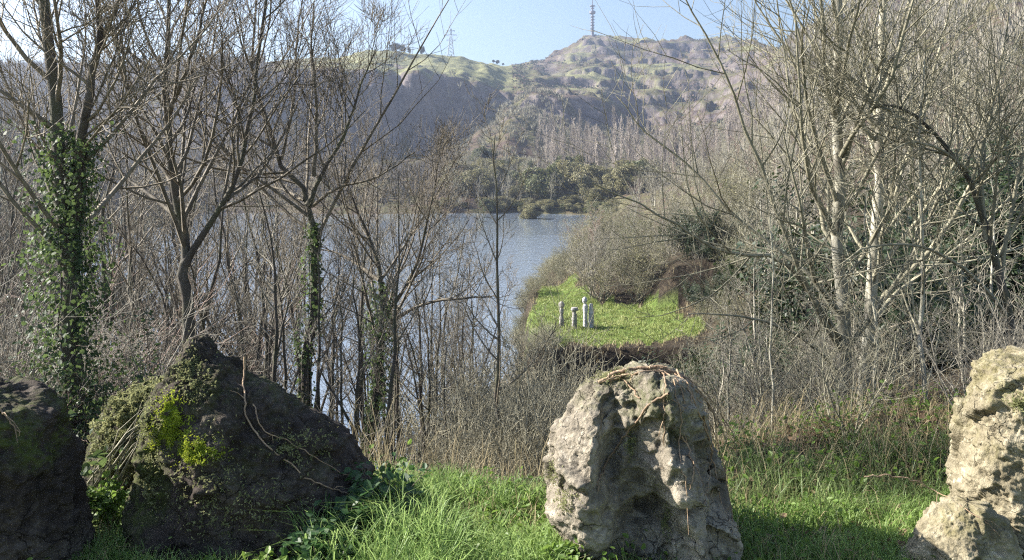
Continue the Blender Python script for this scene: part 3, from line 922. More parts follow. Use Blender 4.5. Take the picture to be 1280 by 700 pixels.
notm = lambda px, y: not bool(in_meadow(np.array([float(px)]), np.array([y]))[0]) and not (640 < px < 850 and 45 < y < 58)
scatter(SHO, 22, (715, 905), (58, 80), None, 'dense olive brown shrub closing in the back of the grass terrace', 'shrubs behind the grass terrace', 'shrub', 8, wid=1.15, hr=(1.8, 4.8), ok=notm)
scatter(SHB, 34, (718, 905), (59, 84), None, 'twiggy leafless shrub mixed into the thicket behind the terrace', 'leafless shrubs behind the terrace', 'shrub', 45, wid=1.0, hr=(2.4, 4.6), ok=notm)
scatter(SHO + SHD[:1], 26, (868, 990), (50, 78), None, 'olive shrub on the rising ground right of the terrace', 'shrubs right of the terrace', 'shrub', 47, wid=1.2, hr=(1.6, 3.4), ok=lambda px, y: notm(px, y) and (px > 898 or y > 60))
scatter(SHO, 26, (735, 960), (82, 130), None, 'olive brown shrub on the flat between the terrace and the poplars', 'shrubs between terrace and poplars', 'shrub', 9, wid=1.2, hr=(3.5, 6.0))
scatter(SHO, 14, (860, 960), (26, 52), None, 'pale olive shrub right of the dark bank below the terrace', 'shrubs right of the bank', 'shrub', 10, wid=1.2, hr=(1.8, 3.0), ok=lambda px, y: notm(px, y) and px > 872)
scatter(SHD, 34, (890, 1300), (13, 42), None, 'dark evergreen shrub in the gully right of the middle boulder', 'dark shrubs in the gully', 'shrub', 11, wid=1.3, hr=(1.4, 3.2))
scatter(SHD, 9, (872, 925), (54, 61), None, 'small dark evergreen shrub right beside the earth hollow of the terrace', 'dark shrubs beside the hollow', 'shrub', 52, wid=1.2, hr=(0.9, 2.0), logy=False)
scatter(SHO, 9, (880, 930), (46, 56), None, 'pale olive shrub at the right tip of the grass terrace', 'olive shrubs at the terrace tip', 'shrub', 53, wid=1.3, hr=(0.9, 1.8), logy=False)
SHD[0].place(ground_at(862, 61.5), 0.4, (1.15, 0.9, 1.0), 'dark shrub on top of the earth hollow at the right end of the grass terrace', 'dark shrubs in the gully', 'shrub')
scatter(SHD, 12, (1130, 1330), (14, 60), None, 'dark evergreen shrub in the shade below the arching tree', 'dark shrubs below the arching tree', 'shrub', 12, wid=1.2, hr=(2.2, 4.5))
scatter(SHP, 22, (640, 690), (46, 49.5), None, 'low twiggy shrub overhanging the front left rim of the terrace', 'twiggy shrubs on the terrace rim', 'shrub', 50, wid=1.5, hr=(0.7, 1.5))
scatter(SHO, 30, (655, 712), (66, 108), None, 'olive shrub on the bank between the terrace and the lake', 'shrubs between terrace and lake', 'shrub', 51, wid=1.4, hr=(0.8, 2.0), ok=notm)
scatter(SHO, 26, (622, 668), (46, 80), None, 'low olive shrub along the lake side rim of the terrace', 'shrubs on the terrace rim', 'shrub', 43, wid=1.3, hr=(0.7, 1.8), ok=notm)
scatter(SHP, 26, (600, 735), (34, 45.5), None, 'bare shrub on the steep bank just below the terrace lip', 'shrubs under the terrace lip', 'shrub', 13, wid=1.2, hr=(1.6, 3.0))

# hillside trees on the right
HT = [sapling_proto('hillside_tree', 300 + i, 8.0, 0.32, PL, M[['twig_grey', 'twig_pale', 'twig_red', 'twig_pale', 'twig_grey'][i]], 0.012, 0.62, forks=1 + i % 2) for i in range(5)]
scatter(HT, 16, (715, 960), (62, 95), None, 'small bare tree rising out of the thicket behind the terrace', 'bare trees behind the terrace', 'tree', 46, wid=1.1, hr=(4, 6.5), ok=notm)
scatter(HT, 150, (930, 1420), (42, 150), None, 'bare grey brown tree on the wooded hillside above the right brush', 'bare trees on the right hillside', 'tree', 14, wid=1.1, hr=(5, 9.5))
scatter(HT, 60, (790, 960), (110, 280), None, 'bare twiggy tree on the flat below the far poplars', 'bare trees below the poplars', 'tree', 15, wid=1.3, hr=(6, 11))
scatter(HT, 50, (-120, 200), (38, 130), None, 'tall bare tree on the hazy slope beyond the left thicket', 'bare trees on the left slope', 'tree', 16, wid=1.2, hr=(9, 15))


# poplars: narrow upright crowns
def poplar_proto(seed):
    root = thing('poplar')
    T = Tree(seed, tw=0.045, dens=0.8, ang=(0.3, 0.6), ratio=(0.17, 0.32), up=0.18, sides=(5, 3, 3), maxlev=2)
    T.path([(0, 0, -0.5), (0.1, 0, 7), (-.1, .1, 13), (0, 0, 20)], 0.22, 0.05, 0, 0.12, 64)
    T.parts(root, M['poplar'], M['poplar'])
    return Proto(root, 20.0)


POP = [poplar_proto(400 + i) for i in range(4)]
scatter(POP, 210, (672, 985), (300, 440), None, 'slim leafless poplar in the pale grove beyond the lake', 'poplars beyond the lake', 'poplar', 17, hr=(9, 24), logy=False)
x, y, z = ground_at(768, 380)
POP[0].place((x, y, z), 0.3, (1.3, 1.3, (E(138, 380) - z) / 20), 'tallest narrow poplar standing out above the pale grove', 'poplars beyond the lake', 'poplar')


# round bushes on the far shore
def bush_proto(name, seed, h, lm, n, ls):
    rng = np.random.default_rng(seed)
    root = thing(name)
    T = Tubes()
    for k in range(7):
        a = rng.uniform(0, 6.28)
        p = np.array([[0, 0, -0.3], [math.cos(a) * .12 * h, math.sin(a) * .12 * h, h * .3], [math.cos(a) * .35 * h, math.sin(a) * .35 * h, h * rng.uniform(.5, .85)]])
        T.add(p, [0.03 * h, 0.02 * h, 0.006 * h], 5)
    obj('trunk', T.mesh('trunk', M['bark_dark']), root)
    cl = []
    for k in range(26):
        d = unit(rng.normal(size=3)) * [0.5, 0.5, 0.38] * h * rng.uniform(0.4, 1)
        c = d + [0, 0, 0.5 * h]
        m_ = n // 26
        q = unit(rng.normal(size=(m_, 3))) * rng.uniform(.3, 1, (m_, 1)) ** .5 * h * rng.uniform(.11, .2)
        cl.append(q + c)
    pos = np.concatenate(cl)
    pos = pos[pos[:, 2] > 0.02 * h]
    nr = pos - np.array([0, 0, .45 * h]) + rng.normal(0, .25 * h, pos.shape)
    obj('crown', leaves_mesh('crown', pos, nr, rng.uniform(.6, 1.3, len(pos)) * ls, lm, 0.6, 0.2, rng), root)
    return Proto(root, h)


BO = [bush_proto('shore_bush', 500 + i, 9.0, M['olive'], 5200, 0.55) for i in range(3)]
BP = [bush_proto('shore_bush', 510 + i, 9.0, M['olive_pale'], 5200, 0.5) for i in range(2)]
scatter(BO + BP, 22, (655, 800), (262, 320), None, 'rounded olive green tree crowding the far lake shore', 'green trees on the far shore', 'tree', 18, wid=1.15, hr=(4, 15), logy=False)
scatter(HT, 90, (560, 800), (268, 340), None, 'bare twiggy tree between the rounded trees on the far shore', 'bare trees on the far shore', 'tree', 44, wid=1.2, hr=(6, 12), logy=False)
scatter(BP + BO[:1], 26, (560, 660), (276, 360), None, 'rounded grey olive bush on the brown far bank', 'bushes on the brown far bank', 'bush', 19, wid=1.2, hr=(5, 11), logy=False)
def shore(px, y):
    z = ground_at(px, y)[2]
    return LAKE + 0.15 < z < LAKE + 2.4


scatter(BO[:1] + BP, 60, (540, 800), (225, 292), None, 'low bush leaning over the waterline of the far shore', 'low bushes along the far waterline', 'bush', 48, wid=1.4, hr=(1.6, 4.2), ok=shore, logy=False)
x = (662 - 640) / F * 238
BP[0].place((x, 238, LAKE - 0.6), 1.0, (0.75, 0.75, 0.55), 'small grey bush on an islet standing in the green water', None, 'bush')

# four trees and a low hedge on the left pasture ridge
TB = [bush_proto('ridge_tree', 530 + i, 7.0, M['evergreen'], 2400, 0.5) for i in range(2)]
for i, (px, py, hpx, w, lab) in enumerate([(493.5, 68, 11, 1.1, 'leftmost and roundest of the small dark trees on the pasture ridge'),
                                          (502.5, 69, 10, 1.0, 'second dark tree on the pasture ridge, touching the roundest'),
                                          (511.5, 69.5, 8, 0.55, 'smallest slimmest dark tree on the pasture ridge'),
                                          (527.5, 71, 10, 0.75, 'dark tree standing apart on the pasture ridge nearest the pylon')]):
    x, yy, z = skyline(px, 560, 760)
    hh = hpx * 1.15 / F * yy
    TB[i % 2].place((x, yy, z - 0.4), i * 1.3, (hh / 7 * w, hh / 7 * w, hh / 7), lab, 'trees on the pasture ridge', 'tree')
for px, s in ((617, 3.2), (622, 4.4), (629, 2.6)):
    x, y, z = skyline(px, 640, 900)
    TB[0].place((x, y, z), px, (s / 7, s / 7, s / 7), 'tiny dark bush on the low saddle between the two hills', 'bushes on the saddle', 'bush')

# ------------------------------------------------------------------ far woods and scrub as masses
def mass(name, n, pxr, yr, hr, ntw, width, spread, mat, label, seed, ok=None, lean=0.25):
    rng = np.random.default_rng(seed)
    px = rng.uniform(*pxr, n)
    y = np.sqrt(rng.uniform(yr[0] ** 2, yr[1] ** 2, n))
    x = (px - 640) / F * y
    z = height(x, y)
    keep = z > LAKE + 0.3
    if ok is not None:
        keep &= ok(px, y, x)
    x, y, z = x[keep], y[keep], z[keep]
    n = len(x)
    h = rng.uniform(*hr, n)
    t = rng.uniform(0.0, 0.6, (n, ntw))
    ang = rng.uniform(0, 6.283, (n, ntw))
    out = spread * h[:, None]
    sx = x[:, None] + np.cos(ang) * t * out * 0.5
    sy = y[:, None] + np.sin(ang) * t * out * 0.5
    sz = z[:, None] + t * h[:, None] * 0.8
    ln = h[:, None] * rng.uniform(0.25, 0.5, (n, ntw))
    la = lean * rng.uniform(0, 1.6, (n, ntw))
    ex = sx + np.cos(ang) * ln * la
    ey = sy + np.sin(ang) * ln * la
    ez = sz + ln
    A = np.stack([sx, sy, sz], -1).reshape(-1, 3)
    B = np.stack([ex, ey, ez], -1).reshape(-1, 3)
    sd = unit(np.cross(B - A, rng.normal(size=A.shape))) * (width * rng.uniform(.6, 1.4, (len(A), 1)))
    V = np.stack([A - sd, A + sd, B], 1).reshape(-1, 3)
    f = np.arange(len(V)).reshape(-1, 3)
    me = new_mesh(name, V, [f], mat, smooth=False)
    tag(obj(name, me), label, name.replace('_', ' '), kind='stuff')


mass('hillside_woods', 3600, (930, 1500), (120, 640), (5, 10), 60, 0.09, 0.55, M['twig_grey'], 'leafless woods covering the upper right hillside', 31)
mass('slope_woods', 3000, (-150, 330), (150, 600), (6, 12), 60, 0.11, 0.55, M['twig_dark'], 'leafless woods on the hazy left valley side', 32)
mass('bank_scrub', 2600, (555, 930), (268, 560), (2.5, 6), 50, 0.10, 0.8, M['twig_pale'], 'pale leafless scrub on the slope beyond the lake', 33)
mass('talus_scrub', 900, (330, 570), (268, 430), (3, 7), 50, 0.12, 0.8, M['twig_dark'], 'dark scrub on the talus under the quarry cliff', 35)
mass('hill_scrub', 5200, (640, 1000), (540, 1050), (0.8, 3.2), 16, 0.30, 1.5, M['evergreen'], 'dark green scrub dotted over the rocky hill', 36)
mass('hill_heather', 4200, (640, 1000), (560, 1050), (0.8, 2.4), 16, 0.35, 1.6, M['twig_red'], 'low reddish heather and scrub on the rocky hill', 34)

# ------------------------------------------------------------------ boulders
def rock_mat(name, c1, c2, c3, moss=(0.07, 0.09, 0.02), moss_amt=0.5, lichen=0.4):
    m, nt, b, out = nmat(name)
    p = coord(nt)
    n1 = noise(nt, p, 3.0, 9, 0.68)
    n2 = noise(nt, p, 17.0, 8, 0.7)
    n3 = noise(nt, p, 90.0, 4, 0.6)
    mixn = math_n(nt, 'ADD', math_n(nt, 'MULTIPLY', n1, 0.6), math_n(nt, 'MULTIPLY', n2, 0.4))
    c = ramp(nt, mixn, [(0.36, c1), (0.5, c2), (0.62, c3)])
    li = ramp(nt, noise(nt, p, 9.0, 6, 0.75, 0.4), [(0.58, (0, 0, 0)), (0.64, (1, 1, 1))])
    c = mixc(nt, math_n(nt, 'MULTIPLY', li, lichen), c, tuple(min(0.75, x * 1.5 + 0.06) for x in c3))
    pits = ramp(nt, noise(nt, p, 14.0, 8, 0.72), [(0.38, (1, 1, 1)), (0.46, (0, 0, 0))])
    c = mixc(nt, math_n(nt, 'MULTIPLY', pits, 0.55), c, tuple(x * 0.5 for x in c1))
    a = nt.nodes.new('ShaderNodeVertexColor')
    a.layer_name = 'zone'
    sep = nt.nodes.new('ShaderNodeSeparateColor')
    nt.links.new(a.outputs[0], sep.inputs[0])
    mm = math_n(nt, 'MULTIPLY', sep.outputs[0], ramp(nt, noise(nt, p, 22.0, 6, 0.7), [(0.4, (0, 0, 0)), (0.55, (1, 1, 1))]))
    c = mixc(nt, math_n(nt, 'MULTIPLY', mm, moss_amt), c, moss)
    nt.links.new(c, b.inputs['Base Color'])
    b.inputs['Roughness'].default_value = 0.92
    b.inputs['Specular IOR Level'].default_value = 0.2
    vo = nt.nodes.new('ShaderNodeTexVoronoi')
    vo.feature = 'DISTANCE_TO_EDGE'
    vo.inputs['Scale'].default_value = 5.0
    wp = nt.nodes.new('ShaderNodeVectorMath')
    wp.operation = 'ADD'
    nz = nt.nodes.new('ShaderNodeTexNoise')
    nz.inputs['Scale'].default_value = 4.0
    nz.inputs['Detail'].default_value = 5
    nt.links.new(p, nz.inputs['Vector'])
    nt.links.new(p, wp.inputs[0])
    sc_ = nt.nodes.new('ShaderNodeVectorMath')
    sc_.operation = 'SCALE'
    sc_.inputs['Scale'].default_value = 0.35
    nt.links.new(nz.outputs['Color'], sc_.inputs[0])
    nt.links.new(sc_.outputs[0], wp.inputs[1])
    nt.links.new(wp.outputs[0], vo.inputs['Vector'])
    crack = ramp(nt, vo.outputs[0], [(0.0, (0, 0, 0)), (0.02, (1, 1, 1))])
    cm = math_n(nt, 'MULTIPLY', math_n(nt, 'SUBTRACT', 1.0, crack), ramp(nt, noise(nt, p, 2.2, 3), [(0.45, (0, 0, 0)), (0.6, (1, 1, 1))]))
    c2_ = mixc(nt, math_n(nt, 'MULTIPLY', cm, 0.7), c, tuple(x * 0.4 for x in c1))
    nt.links.new(c2_, b.inputs['Base Color'])
    n2 = math_n(nt, 'SUBTRACT', n2, math_n(nt, 'MULTIPLY', cm, 0.45))
    hgt = math_n(nt, 'ADD', math_n(nt, 'MULTIPLY', n2, 1.0), math_n(nt, 'MULTIPLY', n3, 0.35))
    bump(nt, b, hgt, 0.9, 0.03)
    return m


ROCKS = {}


def boulder(name, label, outline, yd, depth, seed, mat, sculpt=(), facet=0.35, rough=1.0, sq=0.8, zone_fn=None, M_=230, N_=330):
    rng = np.random.default_rng(seed)
    o = np.array(outline, float)
    # rows by arc length so that the rounded top stays smooth
    mid = (o[:, 1] + o[:, 2]) / 2
    hw = (o[:, 2] - o[:, 1]) / 2
    t = np.linspace(0, 1, M_) ** 1.25
    py = o[0, 0] + (o[-1, 0] - o[0, 0]) * t
    half = np.interp(py, o[:, 0], hw) / F * yd
    mx = np.interp(py, o[:, 0], mid)
    k = 9
    ker = np.hanning(k + 2)[1:-1]
    ker /= ker.sum()
    sm = lambda a: np.concatenate([a[:k // 2], np.convolve(a, ker, 'valid'), a[-(k // 2):]])
    half, mx = sm(half), sm(mx)
    half[0] *= 0.02
    th = np.linspace(0, 2 * math.pi, N_, endpoint=False)
    cz = EYE - (py - HOR) / F * yd
    cx = (mx - 640) / F * yd
    ca, sa = np.cos(th), np.sin(th)
    ex = lambda c: np.sign(c) * np.abs(c) ** sq
    X = cx[:, None] + half[:, None] * ex(ca)[None, :]
    dp = depth * (half / half.max()) ** 0.6 * half.max()
    Y = yd + dp[:, None] * ex(sa)[None, :]
    Z = np.repeat(cz[:, None], N_, 1)
    C = np.stack([X, Y, Z], -1)
    V = C.reshape(-1, 3)
    ctr = np.array([cx.mean(), yd, cz.mean()])
    Nn = unit(np.stack([ca * 1.0, sa * 1.0, np.zeros(N_)], 1))[None].repeat(M_, 0).reshape(-1, 3)
    Nn = unit(Nn + unit(V - ctr) * 0.8)
    s = half.max()
    # facets: cells of random tilt
    ns = 46
    seeds = V[rng.integers(0, len(V), ns)]
    tilt = rng.normal(size=(ns, 3)) * 0.42
    offs = rng.normal(size=ns) * 0.05 * s
    Vw = V + 0.10 * s * np.stack([fbm(V * 3.1 / s + 5 * i_, 3, seed + 3 + i_) for i_ in range(3)], 1)
    d2 = ((Vw[:, None, :] - seeds[None]) ** 2).sum(-1)
    wgt = np.exp(-(d2 - d2.min(1, keepdims=True)) / (0.0075 * s * s))
    wgt /= wgt.sum(1, keepdims=True)
    pl = ((Vw[:, None, :] - seeds[None]) * tilt[None]).sum(-1) + offs[None]
    disp = facet * (wgt * np.clip(pl, -0.22 * s, 0.22 * s)).sum(1)
    disp += rough * s * (0.045 * fbm(V / (0.55 * s), 4, seed) + 0.018 * fbm(V / (0.16 * s), 4, seed + 9, 0.6, True) + 0.017 * fbm(V / (0.06 * s), 4, seed + 19, 0.65))
    disp -= rough * s * 0.05 * np.clip(fbm(V / (0.22 * s), 3, seed + 29) - 0.28, 0, 1)
    V2 = V + Nn * disp[:, None]
    # sculpted hollows (+) and bosses (-) given on the front face: (px, py, radius px, push in units of s)
    fx = 640 + F * V[:, 0] / yd
    fz = HOR + F * (EYE - V[:, 2]) / yd
    front = np.clip((yd + 0.1 * s - V[:, 1]) / (0.3 * s), 0, 1)
    for px_, py_, rx, ry, push in sculpt:
        wob = 0.35 * fbm(V / (0.3 * s), 3, seed + 77)
        g = np.clip((1.55 - np.sqrt(((fx - px_) / rx) ** 2 + ((fz - py_) / ry) ** 2) + wob) / 0.8, 0, 1)
        g = g * g * (3 - 2 * g)
        V2[:, 1] += front * g * push * s
        V2[:, 2] -= 0
    i = np.arange(M_ - 1)[:, None] * N_
    j = np.arange(N_)[None, :]
    j2 = (j + 1) % N_
    Q = np.stack([i + j, i + N_ + j, i + N_ + j2, i + j2], -1).reshape(-1, 4)
    top = np.arange(N_)[None, ::-1]
    V2[:N_, 2] = V2[:N_, 2].mean()
    zone = np.zeros((len(V2), 4))
    zone[:, 3] = 1
    mossy = np.clip(unit(V - ctr)[:, 2] * 1.2 + fbm(V / (0.3 * s), 4, seed + 50) * 0.9 - 0.35, 0, 1)
    zone[:, 0] = mossy
    if zone_fn is not None:
        zone[:, 0] = np.clip(zone_fn(fx, fz, zone[:, 0]), 0, 1)
    base = np.array([ctr[0], yd, 0.0])
    me = new_mesh(name, V2 - base, [Q], mat, True, {'zone': zone})
    # close the top
    import bmesh
    bm = bmesh.new()
    bm.from_mesh(me)
    bm.verts.ensure_lookup_table()
    try:
        bm.faces.new([bm.verts[a] for a in range(N_)][::-1]).smooth = True
    except ValueError:
        pass
    bm.to_mesh(me)
    bm.free()
    ob = obj(name, me)
    ob.location = base
    tag(ob, label, 'boulder')
    bvh = BVHTree.FromPolygons([tuple(v) for v in V2], [tuple(q) for q in Q])
    ROCKS[label] = bvh
    return ob, bvh


M['rock_grey'] = rock_mat('rock_grey', (0.09, 0.078, 0.06), (0.235, 0.205, 0.16), (0.42, 0.37, 0.29))
M['rock_dark'] = rock_mat('rock_dark', (0.022, 0.017, 0.014), (0.055, 0.043, 0.036), (0.12, 0.10, 0.08), (0.09, 0.12, 0.02), 0.6, 0.12)
M['rock_pale'] = rock_mat('rock_pale', (0.13, 0.11, 0.07), (0.27, 0.235, 0.16), (0.42, 0.375, 0.27), (0.14, 0.13, 0.04), 0.45)

b_mid, v_mid = boulder('boulder', 'grey pitted boulder in the middle with dry vines hanging over its top', [
    (461, 800, 822), (465, 786, 836), (473, 765, 852), (484, 748, 864), (498, 732, 876), (514, 716, 884), (538, 700, 890), (562, 690, 894), (590, 688, 899), (620, 690, 905), (650, 694, 912), (690, 699, 922), (735, 708, 924)],
    4.25, 0.85, 5, M['rock_grey'], [(780, 575, 34, 60, 0.30), (728, 615, 34, 38, -0.16), (715, 530, 36, 45, -0.10), (806, 515, 14, 60, -0.20), (850, 612, 50, 16, 0.26), (836, 565, 26, 26, -0.16),
                                     (790, 655, 40, 36, 0.26), (845, 650, 18, 40, -0.22), (757, 525, 12, 46, 0.20), (880, 560, 18, 80, 0.22), (775, 480, 16, 14, .16)], 0.5, 1.0)
b_left, v_left = boulder('boulder', 'big dark pyramid shaped boulder with bright moss on its left flank', [
    (424, 241, 249), (430, 235, 256), (442, 228, 272), (460, 218, 297), (484, 208, 328), (520, 194, 374), (560, 184, 420), (600, 178, 452), (650, 176, 466), (700, 176, 474), (740, 176, 478)],
    4.5, 0.75, 8, M['rock_dark'], [(230, 470, 20, 40, -0.10), (200, 600, 30, 60, 0.10), (330, 540, 60, 50, -0.08), (290, 620, 50, 40, 0.10), (215, 600, 26, 26, .10)], 0.22, 1.1,
    zone_fn=lambda fx, fz, m_: np.maximum(m_ * 0.5, np.clip(1.3 - ((fx - 205) / 34) ** 2 - ((fz - 560) / 90) ** 2, 0, 1)))
b_edge, v_edge = boulder('boulder', 'dark brown boulder cut off by the left edge of the picture', [
    (484, -70, -6), (490, -95, 18), (502, -110, 38), (520, -124, 58), (560, -130, 70), (620, -134, 82), (690, -138, 94), (740, -140, 98)],
    4.1, 0.8, 13, M['rock_dark'], [], 0.40, 1.1)
b_right, v_right = boulder('boulder', 'tall pale sunlit boulder at the right edge of the picture', [
    (446, 1276, 1330), (454, 1252, 1350), (470, 1236, 1368), (495, 1228, 1380), (530, 1216, 1392), (570, 1208, 1400), (600, 1208, 1404), (630, 1206, 1408), (680, 1204, 1410), (740, 1204, 1412)],
    4.3, 0.8, 21, M['rock_pale'], [(1280, 540, 20, 40, 0.12)], 0.40, 1.2)
b_low, v_low = boulder('boulder', 'low pale rock leaning against the foot of the tall sunlit boulder', [
    (628, 1196, 1222), (634, 1184, 1236), (648, 1168, 1250), (665, 1150, 1262), (685, 1138, 1270), (715, 1128, 1276), (740, 1124, 1280)],
    3.95, 0.7, 27, M['rock_pale'], [], 0.40, 1.0, M_=120, N_=200)
b_moss, v_moss = boulder('mossy_mound', 'moss covered mound behind the left flank of the pyramid boulder', [
    (476, 196, 206), (483, 172, 226), (494, 152, 240), (508, 136, 250), (530, 122, 258), (580, 116, 262), (640, 112, 266)],
    5.3, 0.8, 31, M['rock_dark'], [], 0.3, 1.0, zone_fn=lambda fx, fz, m_: np.full_like(fx, 1.0) * (0.6 + 0.4 * m_), M_=120, N_=200)


def on_rock(bvh, px, py):
    d = Vector(((px - 640) / F, 1.0, -(py - HOR) / F)).normalized()
    hit = bvh.ray_cast(Vector((0, 0, EYE)), d)
    return hit


def moss_patch(ob, bvh, spots, n, size, mat, seed, name='moss'):
    rng = np.random.default_rng(seed)
    pos, nr = [], []
    for k in range(n):
        px_, py_, rx, ry = spots[rng.integers(len(spots))]
        h = on_rock(bvh, rng.normal(px_, rx * .5), rng.normal(py_, ry * .5))
        if h[0] is None:
            continue
        pos.append(np.array(h[0]))
        nr.append(np.array(h[1]))
    pos, nr = np.array(pos), np.array(nr)
    cl = vnoise(pos * 26, seed)
    keep = cl > -0.25
    pos, nr, cl = pos[keep], nr[keep], cl[keep]
    pos = pos + nr * (np.clip(cl, 0, 1)[:, None] * 0.05 + 0.002) - np.array(ob.location)
    me = leaves_mesh(name, pos, nr + rng.normal(0, .8, nr.shape), rng.uniform(.5, 1.4, len(pos)) * size, mat, 0.45, .2, rng)
    return obj(name, me, ob)


moss_patch(b_left, v_left, [(216, 532, 24, 24), (205, 545, 16, 14), (248, 562, 30, 14), (212, 512, 10, 16), (240, 568, 14, 12)], 9000, 0.011, M['moss'], 3)
moss_patch(b_left, v_left, [(188, 580, 14, 60), (190, 520, 16, 40), (240, 470, 22, 30), (370, 560, 40, 26), (300, 640, 90, 40), (250, 600, 60, 60)], 6000, 0.014, M['moss_dull'], 4, 'dull_moss')
moss_patch(b_mid, v_mid, [(692, 590, 9, 16), (705, 625, 14, 16), (788, 556, 6, 14), (760, 470, 30, 10), (835, 655, 6, 24)], 2600, 0.010, M['moss_dull'], 5)
moss_patch(b_moss, v_moss, [(190, 520, 60, 50), (150, 535, 40, 40), (180, 495, 40, 20)], 12000, 0.022, M['moss_dull'], 6)
moss_patch(b_right, v_right, [(1275, 505, 14, 10)], 600, 0.010, M['moss_dull'], 7)


def vine(label, bvh, path, r, yd, seed, group=None, name='dry_vine', lift=0.012):
    rng = random.Random(seed)
    pts = []
    P_ = np.array(path, float)
    K = max(10, len(path) * 5)
    for k in range(K):
        f = k / (K - 1) * (len(P_) - 1)
        i = min(int(f), len(P_) - 2)
        u = f - i
        px_, py_ = P_[i] * (1 - u) + P_[i + 1] * u
        h = on_rock(bvh, px_, py_)
        yy = yd if h[0] is None else min(h[0].y, yd) - lift
        pts.append(P(px_, py_, yy))
    pts = np.array(pts)
    for _ in range(3):
        pts[1:-1] = 0.25 * pts[:-2] + 0.5 * pts[1:-1] + 0.25 * pts[2:]
    pts[1:-1] += np.array([[rng.gauss(0, .004) for _ in range(3)] for _ in range(K - 2)])
    T = Tubes()
    T.add(pts, np.linspace(r * .95, r * 0.45, K), 6)
    for s_ in range(3):
        k = rng.randrange(2, K - 3)
        d = np.array([rng.gauss(0, .06), -abs(rng.gauss(0, .02)), rng.gauss(-.05, .05)])
        T.add([pts[k], pts[k] + d * .5 + [0, 0, .01], pts[k] + d], [r * .5, r * .4, r * .25], 4)
    base = pts[0].copy()
    v, f = T.arrays()
    o = obj(name, new_mesh(name, v - base, [f], M['vine']))
    o.location = base
    tag(o, label, 'vine', group)


VG = 'vines over the middle boulder'
for lab, pth, r in [
    ('thick dry vine lying along the crest of the middle boulder', [(748, 478), (770, 466), (800, 459), (832, 459), (860, 474), (884, 500), (897, 535)], 0.011),
    ('thin dry vine doubling the crest vine on the middle boulder', [(760, 476), (796, 465), (830, 464), (850, 478), (856, 505)], 0.007),
    ('dry vine swinging from the crest down the hollow to the middle of the boulder', [(836, 492), (812, 505), (784, 540), (762, 570), (748, 596), (748, 614)], 0.007),
    ('straight dry stem hanging down the ridge in the centre of the boulder', [(826, 460), (833, 475), (830, 500), (830, 530), (830, 558)], 0.006),
    ('dry vine falling down the right shoulder of the middle boulder', [(846, 462), (868, 500), (884, 540), (894, 590), (902, 630)], 0.006),
    ('short thin vine crossing the right hollow of the middle boulder', [(852, 545), (866, 575), (868, 592), (862, 612)], 0.005),
    ('fine vine trailing from the crest over the right flank of the middle boulder', [(840, 464), (872, 488), (898, 525), (912, 560)], 0.005),
    ('fine forked vine low on the right flank of the middle boulder', [(880, 520), (890, 560), (886, 600), (880, 630)], 0.004),
    ('outermost thin vine hanging clear of the right flank of the middle boulder', [(836, 461), (870, 478), (900, 512), (918, 548), (926, 590)], 0.004),
    ('thin vine reaching from the crest down the right flank to the grass', [(850, 470), (880, 510), (900, 560), (912, 620), (916, 668)], 0.004),
    ('knotted vine end curling over the top right edge of the middle boulder', [(820, 462), (846, 466), (862, 482), (866, 504)], 0.007),
    ('long fine vine down the shaded face of the middle boulder', [(842, 474), (852, 520), (848, 566), (860, 610), (858, 650)], 0.004),
    ('thin brown stem crossing the left shoulder of the middle boulder', [(800, 498), (776, 470), (764, 466)], 0.005),
]:
    vine(lab, v_mid, pth, r, 4.2, hash(len(pth) * 7 + int(pth[0][0])) % 999, VG)
vine('long pale vine slanting down the right slope of the pyramid boulder', v_left, [(306, 446), (304, 480), (306, 520), (322, 546), (352, 572), (388, 600), (420, 612), (446, 622)], 0.006, 4.4, 71, 'vines on the pyramid boulder')
vine('short dark vine near the lower right corner of the pyramid boulder', v_left, [(316, 505), (330, 540), (360, 552), (400, 575), (440, 600)], 0.004, 4.4, 72, 'vines on the pyramid boulder')
vine('thin pale twig lying on the boulder at the left edge', v_edge, [(0, 512), (14, 526), (24, 545)], 0.006, 4.0, 73)
vine('long pale twig arching past the foot of the tall pale boulder', v_low, [(1080, 596), (1110, 594), (1150, 602), (1190, 625), (1230, 650), (1250, 670)], 0.004, 4.2, 74)

# ------------------------------------------------------------------ grass and small plants near the eye
def gz(x, y):
    return height(x, y)


def dens_mask(x, y, seed):
    return fbm2(x, y, 0.5, 3, seed)


def grass_field(name, n, pxr, yr, hr, w, lean, mat, label, seed, ok=None, hfn=None):
    rng = np.random.default_rng(seed)
    y = rng.uniform(yr[0], yr[1], n)
    px = rng.uniform(*pxr, n)
    x = (px - 640) / F * y
    keep = dens_mask(x, y, seed) > rng.uniform(-0.9, 0.35, n)
    if ok is not None:
        keep &= ok(px, y)
    x, y, px = x[keep], y[keep], px[keep]
    z = gz(x, y)
    h = rng.uniform(hr[0], hr[1], len(x)) * (0.8 + 0.5 * dens_mask(x, y, seed + 1))
    h = np.clip(h, 0.04, None)
    if hfn is not None:
        h = h * hfn(px, y)
    me = blades_mesh(name, np.stack([x, y, z - 0.01], 1), h, rng.uniform(0.6, 1.3, len(x)) * w, lean, mat, rng)
    tag(obj(name, me), label, name.replace('_', ' '), kind='stuff')


